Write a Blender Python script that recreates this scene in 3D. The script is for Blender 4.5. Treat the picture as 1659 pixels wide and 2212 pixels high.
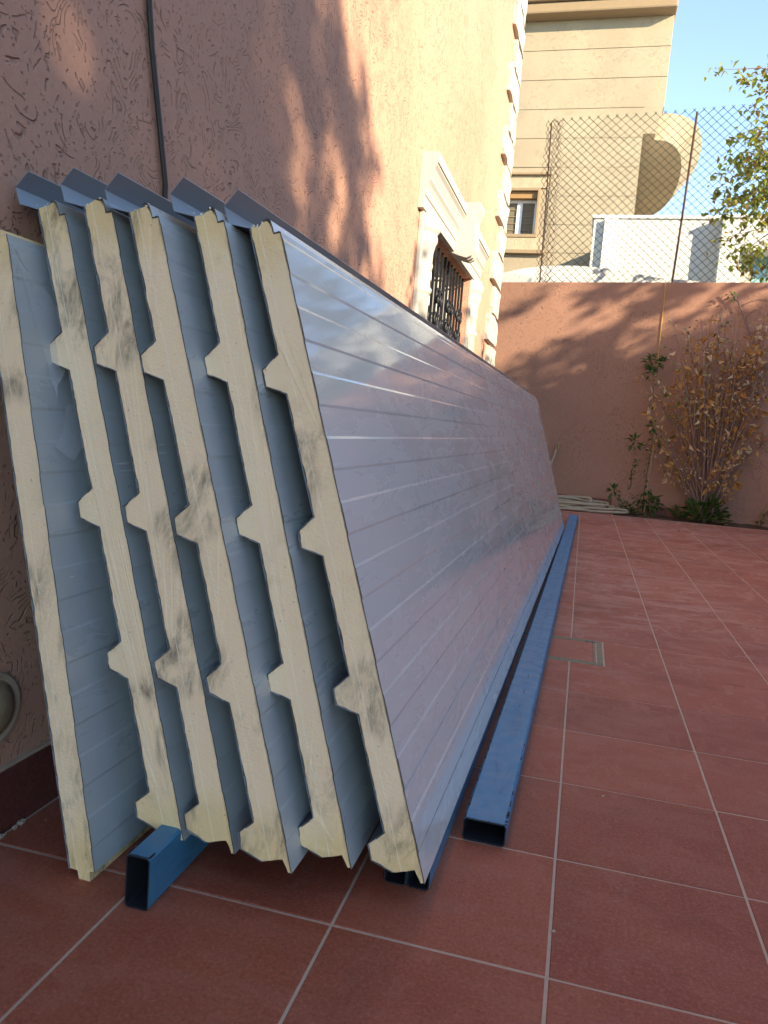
import bpy, bmesh, math, random
from mathutils import Vector, Matrix, noise
R = math.radians
random.seed(7)
for o in list(bpy.data.objects): bpy.data.objects.remove(o)
S = bpy.context.scene
COL = S.collection

# ------------------------------------------------------------------ camera
CAM = Vector((0, 0, .7202))
FW = Vector((-.2419952, .96350329, -.11445407)); RT = Vector((.96481483, .2514522, .07683836)); UP = Vector((-.10281374, .09183247, .99045249))
FPX = 1667.0                      # focal length in pixels of a 1659 x 2212 picture
cd = bpy.data.cameras.new('camera'); cam = bpy.data.objects.new('camera', cd); COL.objects.link(cam)
m = Matrix((RT, UP, -FW)).transposed().to_4x4(); m.translation = CAM
cam.matrix_world = m
cd.sensor_fit = 'HORIZONTAL'; cd.sensor_width = 36; cd.lens = 36 * FPX / 1659
cd.clip_start = .02; cd.clip_end = 3000
S.camera = cam

# ------------------------------------------------------------------ light
SUNEL = R(20.5); SH = Vector((.84, -.5426, 0))           # horizontal direction towards the sun
TAN = math.tan(SUNEL)
W = bpy.data.worlds.new('World'); S.world = W; W.use_nodes = True
nt = W.node_tree; nt.nodes.clear()
sky = nt.nodes.new('ShaderNodeTexSky'); sky.sky_type = 'NISHITA'; sky.sun_disc = False
sky.sun_elevation = SUNEL; sky.sun_rotation = math.atan2(SH.x, SH.y)
sky.altitude = 2500; sky.air_density = .85; sky.dust_density = 0; sky.ozone_density = 2.2
bg = nt.nodes.new('ShaderNodeBackground'); bg.inputs[1].default_value = .122
ow = nt.nodes.new('ShaderNodeOutputWorld')
nt.links.new(sky.outputs[0], bg.inputs[0]); nt.links.new(bg.outputs[0], ow.inputs[0])
sl = bpy.data.lights.new('sun', 'SUN'); sl.energy = 2.25; sl.angle = R(.53); sl.color = (1, .93, .84)
so = bpy.data.objects.new('sun', sl); COL.objects.link(so)
sd = Vector((SH.x, SH.y, TAN)).normalized()
so.rotation_euler = sd.to_track_quat('Z', 'Y').to_euler(); so.location = sd * 40
S.view_settings.view_transform = 'Standard'; S.view_settings.look = 'None'
S.view_settings.use_white_balance = True; S.view_settings.white_balance_temperature = 8200; S.view_settings.white_balance_tint = 8
S.view_settings.exposure = 2.5; S.view_settings.gamma = 1; S.view_settings.use_curve_mapping = False
S.render.engine = 'CYCLES'
S.cycles.max_bounces = 8; S.cycles.diffuse_bounces = 5; S.cycles.glossy_bounces = 4; S.cycles.transparent_max_bounces = 12

# ------------------------------------------------------------------ helpers
def ray(x, y): return FW + RT * ((x - 829.5) / FPX) + UP * ((1106 - y) / FPX)
def atY(x, y, Y): d = ray(x, y); return CAM + d * (Y / d.y)
def atX(x, y, X): d = ray(x, y); return CAM + d * (X / d.x)
def atZ(x, y, z=0): d = ray(x, y); return CAM + d * ((z - CAM.z) / d.z)

def tag(o, label=None, cat=None, group=None, kind=None):
    if label: o['label'] = label
    if cat: o['category'] = cat
    if group: o['group'] = group
    if kind: o['kind'] = kind
    return o
def link(name, data, parent=None):
    o = bpy.data.objects.new(name, data); COL.objects.link(o)
    if parent: o.parent = parent
    return o
def empty(name, loc=(0, 0, 0), rz=0, parent=None):
    o = link(name, None, parent); o.location = loc; o.rotation_euler = (0, 0, rz); o.empty_display_size = .1
    return o
class MB:
    def __init__(s): s.v = []; s.f = []
    def add(s, vs, fs):
        n = len(s.v); s.v += [tuple(v) for v in vs]; s.f += [tuple(i + n for i in f) for f in fs]
    def box(s, a, b):
        x0, y0, z0 = a; x1, y1, z1 = b
        s.add([(x0,y0,z0),(x1,y0,z0),(x1,y1,z0),(x0,y1,z0),(x0,y0,z1),(x1,y0,z1),(x1,y1,z1),(x0,y1,z1)],
              [(3,2,1,0),(4,5,6,7),(0,1,5,4),(1,2,6,5),(2,3,7,6),(3,0,4,7)])
    def prism(s, pts, f0, f1):                 # pts 2D, f(p, end) -> 3D
        n = len(pts)
        s.add([f0(p) for p in pts] + [f1(p) for p in pts],
              [tuple(range(n - 1, -1, -1)), tuple(range(n, 2 * n))] + [(i, (i + 1) % n, n + (i + 1) % n, n + i) for i in range(n)])
    def tube(s, path, rad, k=6, cap=True):
        path = [Vector(p) for p in path]; n = len(path)
        rr = rad if isinstance(rad, (list, tuple)) else [rad] * n
        base = len(s.v); ref = None
        for i, p in enumerate(path):
            t = (path[min(i + 1, n - 1)] - path[max(i - 1, 0)]); t = t.normalized() if t.length > 1e-9 else Vector((0, 0, 1))
            if ref is None: ref = Vector((0, 0, 1)) if abs(t.z) < .9 else Vector((1, 0, 0))
            a = t.cross(ref); a = a.normalized() if a.length > 1e-6 else t.orthogonal().normalized()
            b = t.cross(a); ref = b * -1 if False else ref
            for j in range(k):
                q = 2 * math.pi * j / k
                s.v.append(tuple(p + a * (rr[i] * math.cos(q)) + b * (rr[i] * math.sin(q))))
        for i in range(n - 1):
            for j in range(k):
                s.f.append((base + i * k + j, base + i * k + (j + 1) % k, base + (i + 1) * k + (j + 1) % k, base + (i + 1) * k + j))
        if cap:
            s.f.append(tuple(base + j for j in range(k))); s.f.append(tuple(base + (n - 1) * k + j for j in range(k - 1, -1, -1)))
    def lathe(s, c, prof, k=20, a0=0, a1=2 * math.pi):      # prof: (r, z) about vertical axis through c
        full = abs(a1 - a0 - 2 * math.pi) < 1e-6; kk = k if full else k + 1; base = len(s.v)
        for r, z in prof:
            for j in range(kk):
                q = a0 + (a1 - a0) * j / k; s.v.append((c[0] + r * math.cos(q), c[1] + r * math.sin(q), c[2] + z))
        for i in range(len(prof) - 1):
            for j in range(k):
                j2 = (j + 1) % kk if full else j + 1
                s.f.append((base + i * kk + j, base + i * kk + j2, base + (i + 1) * kk + j2, base + (i + 1) * kk + j))
    def mesh(s, name, mat, smooth=False):
        me = bpy.data.meshes.new(name); me.from_pydata(s.v, [], s.f); me.update()
        bm = bmesh.new(); bm.from_mesh(me); bmesh.ops.recalc_face_normals(bm, faces=bm.faces); bm.to_mesh(me); bm.free()
        if mat: me.materials.append(mat)
        if smooth: me.polygons.foreach_set('use_smooth', [True] * len(me.polygons))
        return me
    def build(s, name, mat, parent=None, smooth=False, bevel=0, seg=2):
        o = link(name, s.mesh(name, mat, smooth), parent)
        if bevel:
            b = o.modifiers.new('bevel', 'BEVEL'); b.width = bevel; b.segments = seg; b.limit_method = 'ANGLE'; b.angle_limit = R(40)
        return o

# ------------------------------------------------------------------ materials
class NM:
    def __init__(s, name):
        s.m = bpy.data.materials.new(name); s.m.use_nodes = True; s.t = s.m.node_tree
        s.b = s.t.nodes['Principled BSDF']; s.out = s.t.nodes['Material Output']
    def n(s, typ, **kw):
        nd = s.t.nodes.new('ShaderNode' + typ)
        for k, v in kw.items(): setattr(nd, k, v)
        return nd
    def l(s, a, b): s.t.links.new(a, b)
    def val(s, sock, v):
        if hasattr(v, 'is_linked') or hasattr(v, 'links'): s.l(v, sock)
        else: sock.default_value = v
    def pos(s): return s.n('NewGeometry').outputs['Position']
    def obj(s): return s.n('TexCoord').outputs['Object']
    def rnd(s): return s.n('ObjectInfo').outputs['Random']
    def mapv(s, vec, scale=(1, 1, 1), loc=(0, 0, 0), rot=(0, 0, 0)):
        mp = s.n('Mapping'); s.l(vec, mp.inputs[0]); mp.inputs['Scale'].default_value = scale; mp.inputs['Location'].default_value = loc; mp.inputs['Rotation'].default_value = rot
        return mp.outputs[0]
    def noise(s, vec, scale, detail=3, rough=.55, dist=0):
        nd = s.n('TexNoise'); s.l(vec, nd.inputs['Vector'])
        nd.inputs['Scale'].default_value = scale; nd.inputs['Detail'].default_value = detail; nd.inputs['Roughness'].default_value = rough; nd.inputs['Distortion'].default_value = dist
        return nd.outputs[0]
    def math(s, op, a, b=0., c=None):
        nd = s.n('Math', operation=op); s.val(nd.inputs[0], a); s.val(nd.inputs[1], b)
        if c is not None: s.val(nd.inputs[2], c)
        return nd.outputs[0]
    def step(s, v, a, b, o0=0., o1=1.):
        nd = s.n('MapRange', interpolation_type='SMOOTHSTEP'); s.val(nd.inputs[0], v)
        for i, q in enumerate((a, b, o0, o1)): s.val(nd.inputs[i + 1], q)
        return nd.outputs[0]
    def mix(s, f, a, b, blend='MIX'):
        nd = s.n('Mix', data_type='RGBA', blend_type=blend); s.val(nd.inputs[0], f)
        for k, c in ((6, a), (7, b)):
            if isinstance(c, (tuple, list)): nd.inputs[k].default_value = (*c[:3], 1)
            else: s.l(c, nd.inputs[k])
        return nd.outputs[2]
    def bump(s, h, strength=.5, dist=.002, normal=None):
        nd = s.n('Bump'); s.l(h, nd.inputs['Height']); nd.inputs['Strength'].default_value = strength; nd.inputs['Distance'].default_value = dist
        if normal: s.l(normal, nd.inputs['Normal'])
        return nd.outputs[0]
    def sep(s, v):
        nd = s.n('SeparateXYZ'); s.l(v, nd.inputs[0]); return nd.outputs
    def fin(s, col=None, rough=None, normal=None, metal=None, spec=None):
        for k, v in (('Base Color', col), ('Roughness', rough), ('Normal', normal), ('Metallic', metal), ('Specular IOR Level', spec)):
            if v is None: continue
            if isinstance(v, tuple): s.b.inputs[k].default_value = (*v, 1)
            else: s.val(s.b.inputs[k], v)
        return s.m

def m_plaster(name, col, groove=.42, k=22., sc=7.5, depth=.004, grain=95):
    a = NM(name); p = a.pos()
    n1 = a.noise(p, sc, 1.5, .5, .5)
    fr = a.math('FRACT', a.math('MULTIPLY', n1, k)); d = a.math('ABSOLUTE', a.math('SUBTRACT', fr, .5))
    line = a.step(d, .15, .04)
    brk = a.step(a.noise(p, sc * 4.2, 2, .6), .50, .56)
    big = a.step(a.noise(p, 2.2, 3), .36, .6, .25, 1)
    g = a.math('MULTIPLY', a.math('MULTIPLY', line, brk), big)
    pit = a.step(a.noise(p, sc * 14, 1, .5), .66, .72)
    g2 = a.math('MAXIMUM', g, a.math('MULTIPLY', pit, .8))
    fine = a.noise(p, grain, 4, .7)
    h = a.math('ADD', a.math('MULTIPLY', g2, -1.), a.math('MULTIPLY', fine, .35))
    soft = a.noise(p, .9, 4)
    c = a.mix(a.step(soft, .3, .7), tuple(q * .9 for q in col), tuple(min(1, q * 1.08) for q in col))
    c = a.mix(a.math('MULTIPLY', a.step(fine, .35, .7), .25), c, tuple(q * .75 for q in col))
    c = a.mix(a.math('MULTIPLY', g2, groove), c, tuple(q * .42 for q in col))
    return a.fin(c, .9, a.bump(h, .9, depth), spec=.2)

def m_flat(name, col, rough=.6, var=.12, sc=30, bump=.0, metal=0., spec=.4):
    a = NM(name); p = a.obj(); n = a.noise(p, sc, 4, .6)
    c = a.mix(n, tuple(q * (1 - var) for q in col), tuple(min(1, q * (1 + var)) for q in col))
    return a.fin(c, rough, a.bump(a.noise(p, sc * 5, 3), .4, bump) if bump else None, metal, spec)

def m_tile(name, col, dusty=1.):
    a = NM(name); p = a.pos(); r = a.rnd()
    c = a.mix(r, tuple(q * .82 for q in col), (col[0] * 1.12, col[1] * 1.22, col[2] * 1.2))
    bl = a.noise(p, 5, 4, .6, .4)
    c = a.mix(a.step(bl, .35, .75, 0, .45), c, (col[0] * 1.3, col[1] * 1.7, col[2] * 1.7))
    sp = a.noise(p, 170, 6, .82)
    c = a.mix(a.step(sp, .51, .64, 0, .6), c, (col[0] * 1.8, col[1] * 2.2, col[2] * 2.3))
    c = a.mix(a.step(sp, .48, .36, 0, .6), c, tuple(q * .45 for q in col))
    # dried mop streaks: pale dust drawn out in swirls, stronger out in the yard
    q = a.mapv(p, (3.2, 10, 1), rot=(0, 0, R(14)))
    sw = a.noise(q, 1.5, 6, .66, 1.1)
    sw2 = a.noise(a.mapv(p, (9, 4, 1), rot=(0, 0, R(-28))), 1.7, 5, .7, 1.6)
    lo = a.noise(p, .8, 2)
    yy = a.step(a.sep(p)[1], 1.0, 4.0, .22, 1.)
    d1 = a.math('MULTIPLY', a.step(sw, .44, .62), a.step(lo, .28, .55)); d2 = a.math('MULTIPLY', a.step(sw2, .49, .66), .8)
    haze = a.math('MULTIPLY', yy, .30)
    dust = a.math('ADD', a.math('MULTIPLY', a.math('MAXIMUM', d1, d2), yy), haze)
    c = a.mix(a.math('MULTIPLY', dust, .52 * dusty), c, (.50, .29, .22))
    fl = a.step(a.noise(a.mapv(p, (6, 6, 1)), 9, 2, .5), .77, .80)
    c = a.mix(a.math('MULTIPLY', fl, .35), c, (.5, .4, .36))
    stain = a.step(a.noise(p, 2.3, 5, .65, .5), .54, .66)
    c = a.mix(a.math('MULTIPLY', stain, .28), c, tuple(q * .4 for q in col))
    rg = a.step(sw, .35, .75, .50, .75)
    h = a.math('ADD', a.math('MULTIPLY', sp, .6), a.math('MULTIPLY', bl, .5))
    return a.fin(c, rg, a.bump(h, .6, .002), spec=.28)

def m_foam():
    a = NM('cut_foam'); o = a.obj(); u = a.n('Attribute', attribute_name='pu').outputs['Fac']; r = a.rnd()
    seed = a.n('CombineXYZ'); a.l(a.math('MULTIPLY', r, 37.), seed.inputs[0]); a.l(a.math('MULTIPLY', r, 11.), seed.inputs[2])
    ad = a.n('VectorMath', operation='ADD'); a.l(o, ad.inputs[0]); a.l(seed.outputs[0], ad.inputs[1]); p = ad.outputs[0]
    c = a.mix(a.noise(p, 4, 3), (.92, .68, .42), (.96, .75, .50))
    edge = a.math('MAXIMUM', a.step(a.math('ADD', u, a.math('MULTIPLY', a.noise(p, 22, 2), .06)), .945, 1.04), a.step(a.math('SUBTRACT', u, a.math('MULTIPLY', a.noise(p, 14, 2), .1)), .08, -.03))
    c = a.mix(a.math('MULTIPLY', edge, .6), c, (.80, .56, .22))
    # soot and hand smears: stretched patches with a shape of their own
    sm = a.noise(a.mapv(p, (22, 22, 9), rot=(0, R(-24), 0)), .9, 5, .7, .8)
    rn_ = a.noise(p, 4.6, 2, .5); th = a.math('ADD', a.math('MULTIPLY', a.math('FRACT', a.math('MULTIPLY', r, 5.7)), .14), .42); reg = a.step(a.math('SUBTRACT', rn_, th), .0, .10)
    fib = a.noise(a.mapv(p, (90, 90, 22), rot=(0, R(-24), 0)), 1.6, 3, .7)
    s = a.math('MULTIPLY', a.math('MULTIPLY', a.step(sm, .42, .70), reg), a.step(fib, .25, .7, .5, 1))
    c = a.mix(a.math('MULTIPLY', s, .85), c, (.15, .115, .085))
    pv = a.n('Attribute', attribute_name='pv').outputs['Fac']
    seam = a.step(a.math('ABSOLUTE', a.math('SUBTRACT', a.math('ADD', pv, a.math('MULTIPLY', a.noise(p, 9, 2), .004)), .034)), .0013, .0003)
    c = a.mix(a.math('MULTIPLY', seam, .45), c, (.97, .88, .70))
    bruise = a.step(a.noise(p, 11, 4, .65), .55, .75)
    c = a.mix(a.math('MULTIPLY', bruise, .35), c, (.62, .44, .24))
    sp = a.step(a.noise(p, 120, 3, .6), .69, .74)
    c = a.mix(a.math('MULTIPLY', sp, .55), c, (.22, .16, .09))
    vein = a.noise(a.mapv(p, (30, 30, 7)), 1.2, 2, .5, 1.5)
    vl = a.step(a.math('ABSOLUTE', a.math('SUBTRACT', vein, .5)), .012, .0)
    c = a.mix(a.math('MULTIPLY', vl, .35), c, (.85, .76, .58))
    h = a.math('ADD', a.noise(p, 260, 3, .7), a.math('MULTIPLY', a.noise(p, 30, 3), 1.2))
    return a.fin(c, .95, a.bump(h, .55, .0022), spec=.12)

def m_sheet(name, col, rough=.2, dirt=.3, film=.6, coat=0., spec=.6, fkw=.28):
    a = NM(name); o = a.obj(); p = a.mapv(o, (1, 1, 1))
    big = a.noise(p, 1.7, 4, .6)
    c = a.mix(big, tuple(q * .94 for q in col), tuple(min(1, q * 1.05) for q in col))
    sm = a.noise(a.mapv(o, (5, 1.4, 5)), 2.2, 6, .7, .6)
    c = a.mix(a.step(sm, .56, .78, 0, dirt), c, tuple(q * .62 for q in col))
    # glue residue flecks and scuffs left on the protective film
    fk = a.math('MULTIPLY', a.step(a.noise(a.mapv(o, (60, 42, 60)), 1, 3, .7), .63, .70), a.step(a.noise(o, 2.6, 2), .52, .62))
    c = a.mix(a.math('MULTIPLY', fk, fkw), c, tuple(q * .45 for q in col))
    sc = a.noise(a.mapv(o, (220, 9, 220), rot=(R(12), 0, 0)), 1, 2, .5)
    scm = a.math('MULTIPLY', a.step(sc, .70, .74), a.step(a.noise(o, 3.7, 2), .48, .6))
    wt = a.math('MULTIPLY', a.step(a.noise(a.mapv(o, (34, 16, 34)), 1.3, 4, .75), .71, .75), 1.)
    c = a.mix(a.math('MULTIPLY', a.math('MAXIMUM', scm, wt), .6), c, (.78, .79, .8))
    rg = a.math('ADD', a.step(sm, .35, .75, rough * .75, rough * 1.7), a.math('MULTIPLY', a.math('MAXIMUM', fk, wt), .35))
    wr = a.noise(a.mapv(o, (9, 1.1, 9)), 1.6, 3, .5)
    fine = a.noise(a.mapv(o, (260, 200, 260)), 1, 2)
    h = a.math('ADD', a.math('MULTIPLY', wr, 1.6), a.math('ADD', a.math('MULTIPLY', fine, .05), a.math('MULTIPLY', a.math('MAXIMUM', fk, wt), .12)))
    a.b.inputs['Coat Weight'].default_value = coat; a.b.inputs['Coat Roughness'].default_value = .065; a.b.inputs['Coat IOR'].default_value = 1.55
    return a.fin(c, rg, a.bump(h, film, .0022), spec=spec)

def m_bluepaint():
    a = NM('blue_primer_paint'); o = a.obj(); p = a.pos()
    c = a.mix(a.noise(p, 6, 5, .6), (.022, .165, .29), (.04, .22, .37))
    c = a.mix(a.step(a.noise(a.mapv(o, (40, 3, 40)), 1.4, 5, .7), .55, .8, 0, .45), c, (.09, .21, .36))
    rub = a.noise(a.mapv(o, (26, 5, 26)), 1.3, 6, .75, .6)
    c = a.mix(a.step(rub, .50, .72, 0, .5), c, (.02, .085, .17))
    c = a.mix(a.step(rub, .42, .28, 0, .35), c, (.16, .30, .42))
    ch = a.math('MULTIPLY', a.step(a.noise(a.mapv(o, (170, 26, 170)), 1, 3, .6), .74, .78), .9)
    c = a.mix(ch, c, (.012, .012, .014))
    return a.fin(c, a.step(a.noise(p, 25, 3), .3, .7, .34, .5), a.bump(a.noise(p, 120, 2), .12, .001), spec=.5)

def m_leaf(name, c1, c2, c3=None, rough=.55, trans=.35):
    a = NM(name); r = a.n('NewGeometry').outputs['Random Per Island']
    c = a.mix(r, c1, c2)
    if c3: c = a.mix(a.step(a.math('FRACT', a.math('MULTIPLY', r, 7.31)), .72, .8), c, c3)
    a.fin(c, rough, spec=.35)
    tr = a.n('BsdfTranslucent'); a.l(c, tr.inputs[0]); mx = a.n('MixShader'); mx.inputs[0].default_value = trans
    a.l(a.b.outputs[0], mx.inputs[1]); a.l(tr.outputs[0], mx.inputs[2]); a.l(mx.outputs[0], a.out.inputs[0])
    return a.m

PINK = (.53, .285, .195)
M = {}
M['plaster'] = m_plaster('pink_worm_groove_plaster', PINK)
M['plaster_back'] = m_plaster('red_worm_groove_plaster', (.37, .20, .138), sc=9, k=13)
M['plaster_beige'] = m_plaster('beige_plaster', (.36, .295, .20), groove=.15, sc=5, depth=.004, grain=60)
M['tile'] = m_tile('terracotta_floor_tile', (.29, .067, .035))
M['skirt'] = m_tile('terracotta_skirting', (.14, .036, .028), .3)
M['grout'] = m_flat('pale_grout', (.47, .34, .25), .95, .2, 40, .002)
M['foam'] = m_foam()
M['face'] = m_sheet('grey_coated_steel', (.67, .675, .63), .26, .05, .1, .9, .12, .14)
M['face_shaded'] = m_sheet('shaded_coated_steel', (.42, .465, .455), .34, .35, .4)  # same facing sheet, darker and bluer: shade among the panels put into colour
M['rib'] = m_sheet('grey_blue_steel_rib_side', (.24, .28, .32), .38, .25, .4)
M['rib_gap_shade'] = m_flat('gap_shaded_rib_side', (.075, .085, .095), .55, .2, 8)  # outer rib faces darkened: deep shadow of the panel gaps put into colour
M['edge'] = m_flat('cut_steel_edge', (.10, .10, .10), .6, .4, 90)
M['blue'] = m_bluepaint()
M['pipe_in'] = m_flat('dark_mill_scale', (.012, .014, .018), .7, .3, 40)
M['stone'] = m_flat('cream_cast_stone', (.43, .40, .345), .8, .08, 14, .002)
M['quoin'] = m_flat('rough_cream_stone', (.45, .41, .34), .9, .14, 18, .02)
M['iron'] = m_flat('black_wrought_iron', (.006, .0065, .008), .5, .3, 60, 0, 0, .5)
M['white'] = m_flat('white_paint', (.66, .66, .63), .7, .05, 6)
M['whitewall'] = m_flat('white_plaster', (.56, .56, .51), .9, .05, 3, .003)
M['frame'] = m_flat('white_window_frame', (.78, .77, .74), .45, .05, 20)
M['beige'] = m_flat('shade_browned_trim', (.27, .19, .11), .85, .1, 8, .004)  # trim browned to carry the shade under the villa cornice
M['rockface'] = m_flat('rock_face_trim', (.40, .32, .21), .95, .3, 9, .05)
M['brown'] = m_flat('orange_lit_reveal', (.30, .17, .07), .7, .1, 8)  # warm light on the far window lintel painted into its colour
M['hose'] = m_flat('beige_rubber_hose', (.36, .30, .20), .6, .2, 30, .001)
M['soil'] = m_flat('brown_soil', (.10, .055, .03), .95, .45, 30, .02)
M['ground'] = m_flat('sandy_ground', (.42, .34, .25), .95, .2, .6)
M['green_wire'] = m_flat('green_coated_wire', (.012, .028, .028), .5, .3, 40)
M['rust'] = m_flat('rusty_steel', (.07, .035, .022), .8, .5, 60, .001)
M['bark'] = m_flat('reddish_bark', (.24, .15, .12), .9, .4, 60, .002)
M['stem_green'] = m_flat('green_stem', (.09, .10, .035), .8, .3, 50)
M['cane'] = m_flat('dry_cane', (.38, .27, .15), .8, .2, 50)
M['cable'] = m_flat('black_cable', (.03, .024, .02), .5, .2, 50)
M['brass'] = m_flat('dull_brass', (.30, .23, .12), .4, .3, 60, 0, .8)
M['string'] = m_flat('yellow_string', (.55, .33, .08), .8, .1, 50)
M['outlet'] = m_flat('aged_beige_plastic', (.30, .22, .13), .6, .3, 30, .001)
M['ring'] = m_flat('pale_plastic_rim', (.38, .30, .21), .6, .2, 30)
M['pebble'] = m_flat('pale_chips', (.40, .31, .23), .9, .2, 60)
M['drain'] = m_flat('grey_green_metal_frame', (.22, .20, .13), .5, .35, 60, .001, .3)
M['flock'] = m_flat('white_foam_crumbs', (.80, .76, .62), .95, .1, 60)
M['dry'] = m_leaf('dry_brown_leaf', (.40, .18, .045), (.54, .32, .11), (.62, .48, .29), .8, .3)
M['dryg'] = m_leaf('withered_olive_leaf', (.22, .18, .06), (.40, .35, .16), (.13, .08, .04), .8, .3)
M['green'] = m_leaf('green_leaf', (.03, .075, .015), (.07, .14, .03), (.14, .16, .04), .5, .35)
M['vine'] = m_leaf('yellow_green_leaf', (.17, .22, .025), (.38, .38, .055), (.26, .16, .035), .5, .6)
M['shade_leaf'] = m_leaf('olive_green_leaf', (.04, .08, .02), (.09, .14, .035), None, .6, .2)
def m_glass(name, col, rough=.05):
    a = NM(name); return a.fin(col, rough, spec=.8)
M['glass'] = m_glass('dark_window_glass', (.035, .032, .028))
M['glass_far'] = m_glass('curtained_glass', (.16, .14, .09), .15)
M['teal'] = m_glass('teal_glass', (.22, .40, .38), .1)
a = NM('clear_plastic_film'); a.fin((.62, .64, .64), .22); a.b.inputs['Alpha'].default_value = .22; M['film'] = a.m

# ------------------------------------------------------------------ ground and paving
T = .305; GX0 = .02448; GY0 = .99565; WALLX = -.872
o = MB(); o.add([(-900, -900, -.06), (900, -900, -.06), (900, 1500, -.06), (-900, 1500, -.06)], [(0, 1, 2, 3)])
tag(o.build('ground', M['ground']), kind='structure')
RWX = 3.7; KERBY = 7.83
pav = MB()
pav.box((WALLX, -4, -.055), (.335, 8.66, -.0014)); pav.box((.335, -4, -.055), (RWX, KERBY - .001, -.0014))
pav = tag(pav.build('paving', M['grout']), kind='structure')
def tile_mesh(x0, y0, x1, y1, mb=None, sink=0.):
    b = .0013; h = 0; mb = mb or MB()
    n = len(mb.v)
    mb.add([(x0, y0, -.03), (x1, y0, -.03), (x1, y1, -.03), (x0, y1, -.03), (x0, y0, h - b - sink), (x1, y0, h - b - sink), (x1, y1, h - b - sink), (x0, y1, h - b - sink),
            (x0 + b, y0 + b, h - sink), (x1 - b, y0 + b, h - sink), (x1 - b, y1 - b, h - sink), (x0 + b, y1 - b, h - sink)],
           [(0, 1, 5, 4), (1, 2, 6, 5), (2, 3, 7, 6), (3, 0, 4, 7), (4, 5, 9, 8), (5, 6, 10, 9), (6, 7, 11, 10), (7, 4, 8, 11), (8, 9, 10, 11)])
    return mb
def seen(x, y):
    d = Vector((x, y, 0)) - CAM; z = d.dot(FW)
    if z < .1: return False
    px = FPX * d.dot(RT) / z; py = FPX * d.dot(UP) / z
    return abs(px) < 850 and abs(py) < 1130
cache = {}; rest = MB(); g = .0023; count = 0
DRX0, DRX1 = -.172, .131; DRY0, DRY1 = GY0 + 5 * T, GY0 + 6 * T
for i in range(-3, 13):
    for j in range(-17, 26):
        x0 = GX0 + i * T; x1 = x0 + T; y0 = GY0 + j * T; y1 = y0 + T
        x0 = max(x0, WALLX + .012); x1 = min(x1, RWX)
        ylim = KERBY - .045 if x0 > .32 else 8.6
        y1 = min(y1, ylim)
        if x1 - x0 < .03 or y1 - y0 < .02: continue
        if j == 5 and i in (-1, 0):
            if i == -1: x1 = DRX0 - .004
            else: x0 = DRX1 + .004
        vis = any(seen(*q) for q in ((x0, y0), (x1, y0), (x1, y1), (x0, y1), ((x0 + x1) / 2, (y0 + y1) / 2)))
        if vis and count < 300:
            key = (round(x1 - x0, 4), round(y1 - y0, 4))
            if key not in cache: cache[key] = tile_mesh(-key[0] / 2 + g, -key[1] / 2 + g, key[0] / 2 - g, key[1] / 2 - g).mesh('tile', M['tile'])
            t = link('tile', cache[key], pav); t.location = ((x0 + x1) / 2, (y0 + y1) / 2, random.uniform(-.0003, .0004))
            t.rotation_euler = (random.uniform(-.0008, .0008), random.uniform(-.0008, .0008), random.uniform(-.002, .002)); count += 1
        else: tile_mesh(x0 + g, y0 + g, x1 - g, y1 - g, rest)
tag(rest.build('tile_field', M['tile'], pav), kind='stuff')
kb = MB(); kb.box((.335, KERBY - .04, -.05), (RWX, KERBY, -.001)); tag(kb.build('kerb', M['grout'], None, False, .004), kind='structure')
def backY(x): return 8.45 - .15 * (x - .3)
sb = MB(); NX = 60; NY = 10
for i in range(NX + 1):
    for j in range(NY + 1):
        x = .336 + (RWX - .336) * i / NX; y = KERBY + (backY(x) - KERBY) * j / NY
        sb.v.append((x, y, -.02 + .022 * noise.noise((x * 9, y * 9, 0)) + .02 * (j / NY)))
for i in range(NX):
    for j in range(NY): q = i * (NY + 1) + j; sb.f.append((q, q + NY + 1, q + NY + 2, q + 1))
tag(sb.build('soil_bed', M['soil'], None, True), kind='structure')

# drain cover: metal frame round an inlaid tile
dr = empty('drain_cover', (0, 0, 0)); tag(dr, 'square drain cover with metal frame set into the red tiles beside the loose blue pipe', 'drain cover')
f = MB(); fwid = .017
f.box((DRX0, DRY0 + .003, -.03), (DRX1, DRY0 + fwid, .0015)); f.box((DRX0, DRY1 - fwid, -.03), (DRX1, DRY1 - .003, .0015))
f.box((DRX0, DRY0 + fwid, -.03), (DRX0 + fwid, DRY1 - fwid, .0012)); f.box((DRX1 - fwid, DRY0 + fwid, -.03), (DRX1, DRY1 - fwid, .0012))
f.build('frame', M['drain'], dr, False, .001)
f = MB(); q = fwid + .006
f.box((DRX0 + q, DRY0 + q, -.03), (DRX1 - q, DRY0 + q + .006, .001)); f.box((DRX0 + q, DRY1 - q - .006, -.03), (DRX1 - q, DRY1 - q, .001))
f.box((DRX1 - q - .006, DRY0 + q + .006, -.03), (DRX1 - q, DRY1 - q - .006, .0008)); f.box((DRX0 + q, DRY0 + q + .006, -.03), (DRX0 + q + .006, DRY1 - q - .006, .0008))
f.build('inner_frame', M['drain'], dr)
q += .007
tile_mesh(DRX0 + q, DRY0 + q, DRX1 - q, DRY1 - q).build('tile_inlay', M['tile'], dr)
for sx in (DRX1 - .05, DRX1 - .03):
    f = MB(); f.lathe((sx, DRY1 - .026, .0), [(0, .003), (.006, .003), (.007, .0)], 10); f.build('screw', M['edge'], dr)

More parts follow.
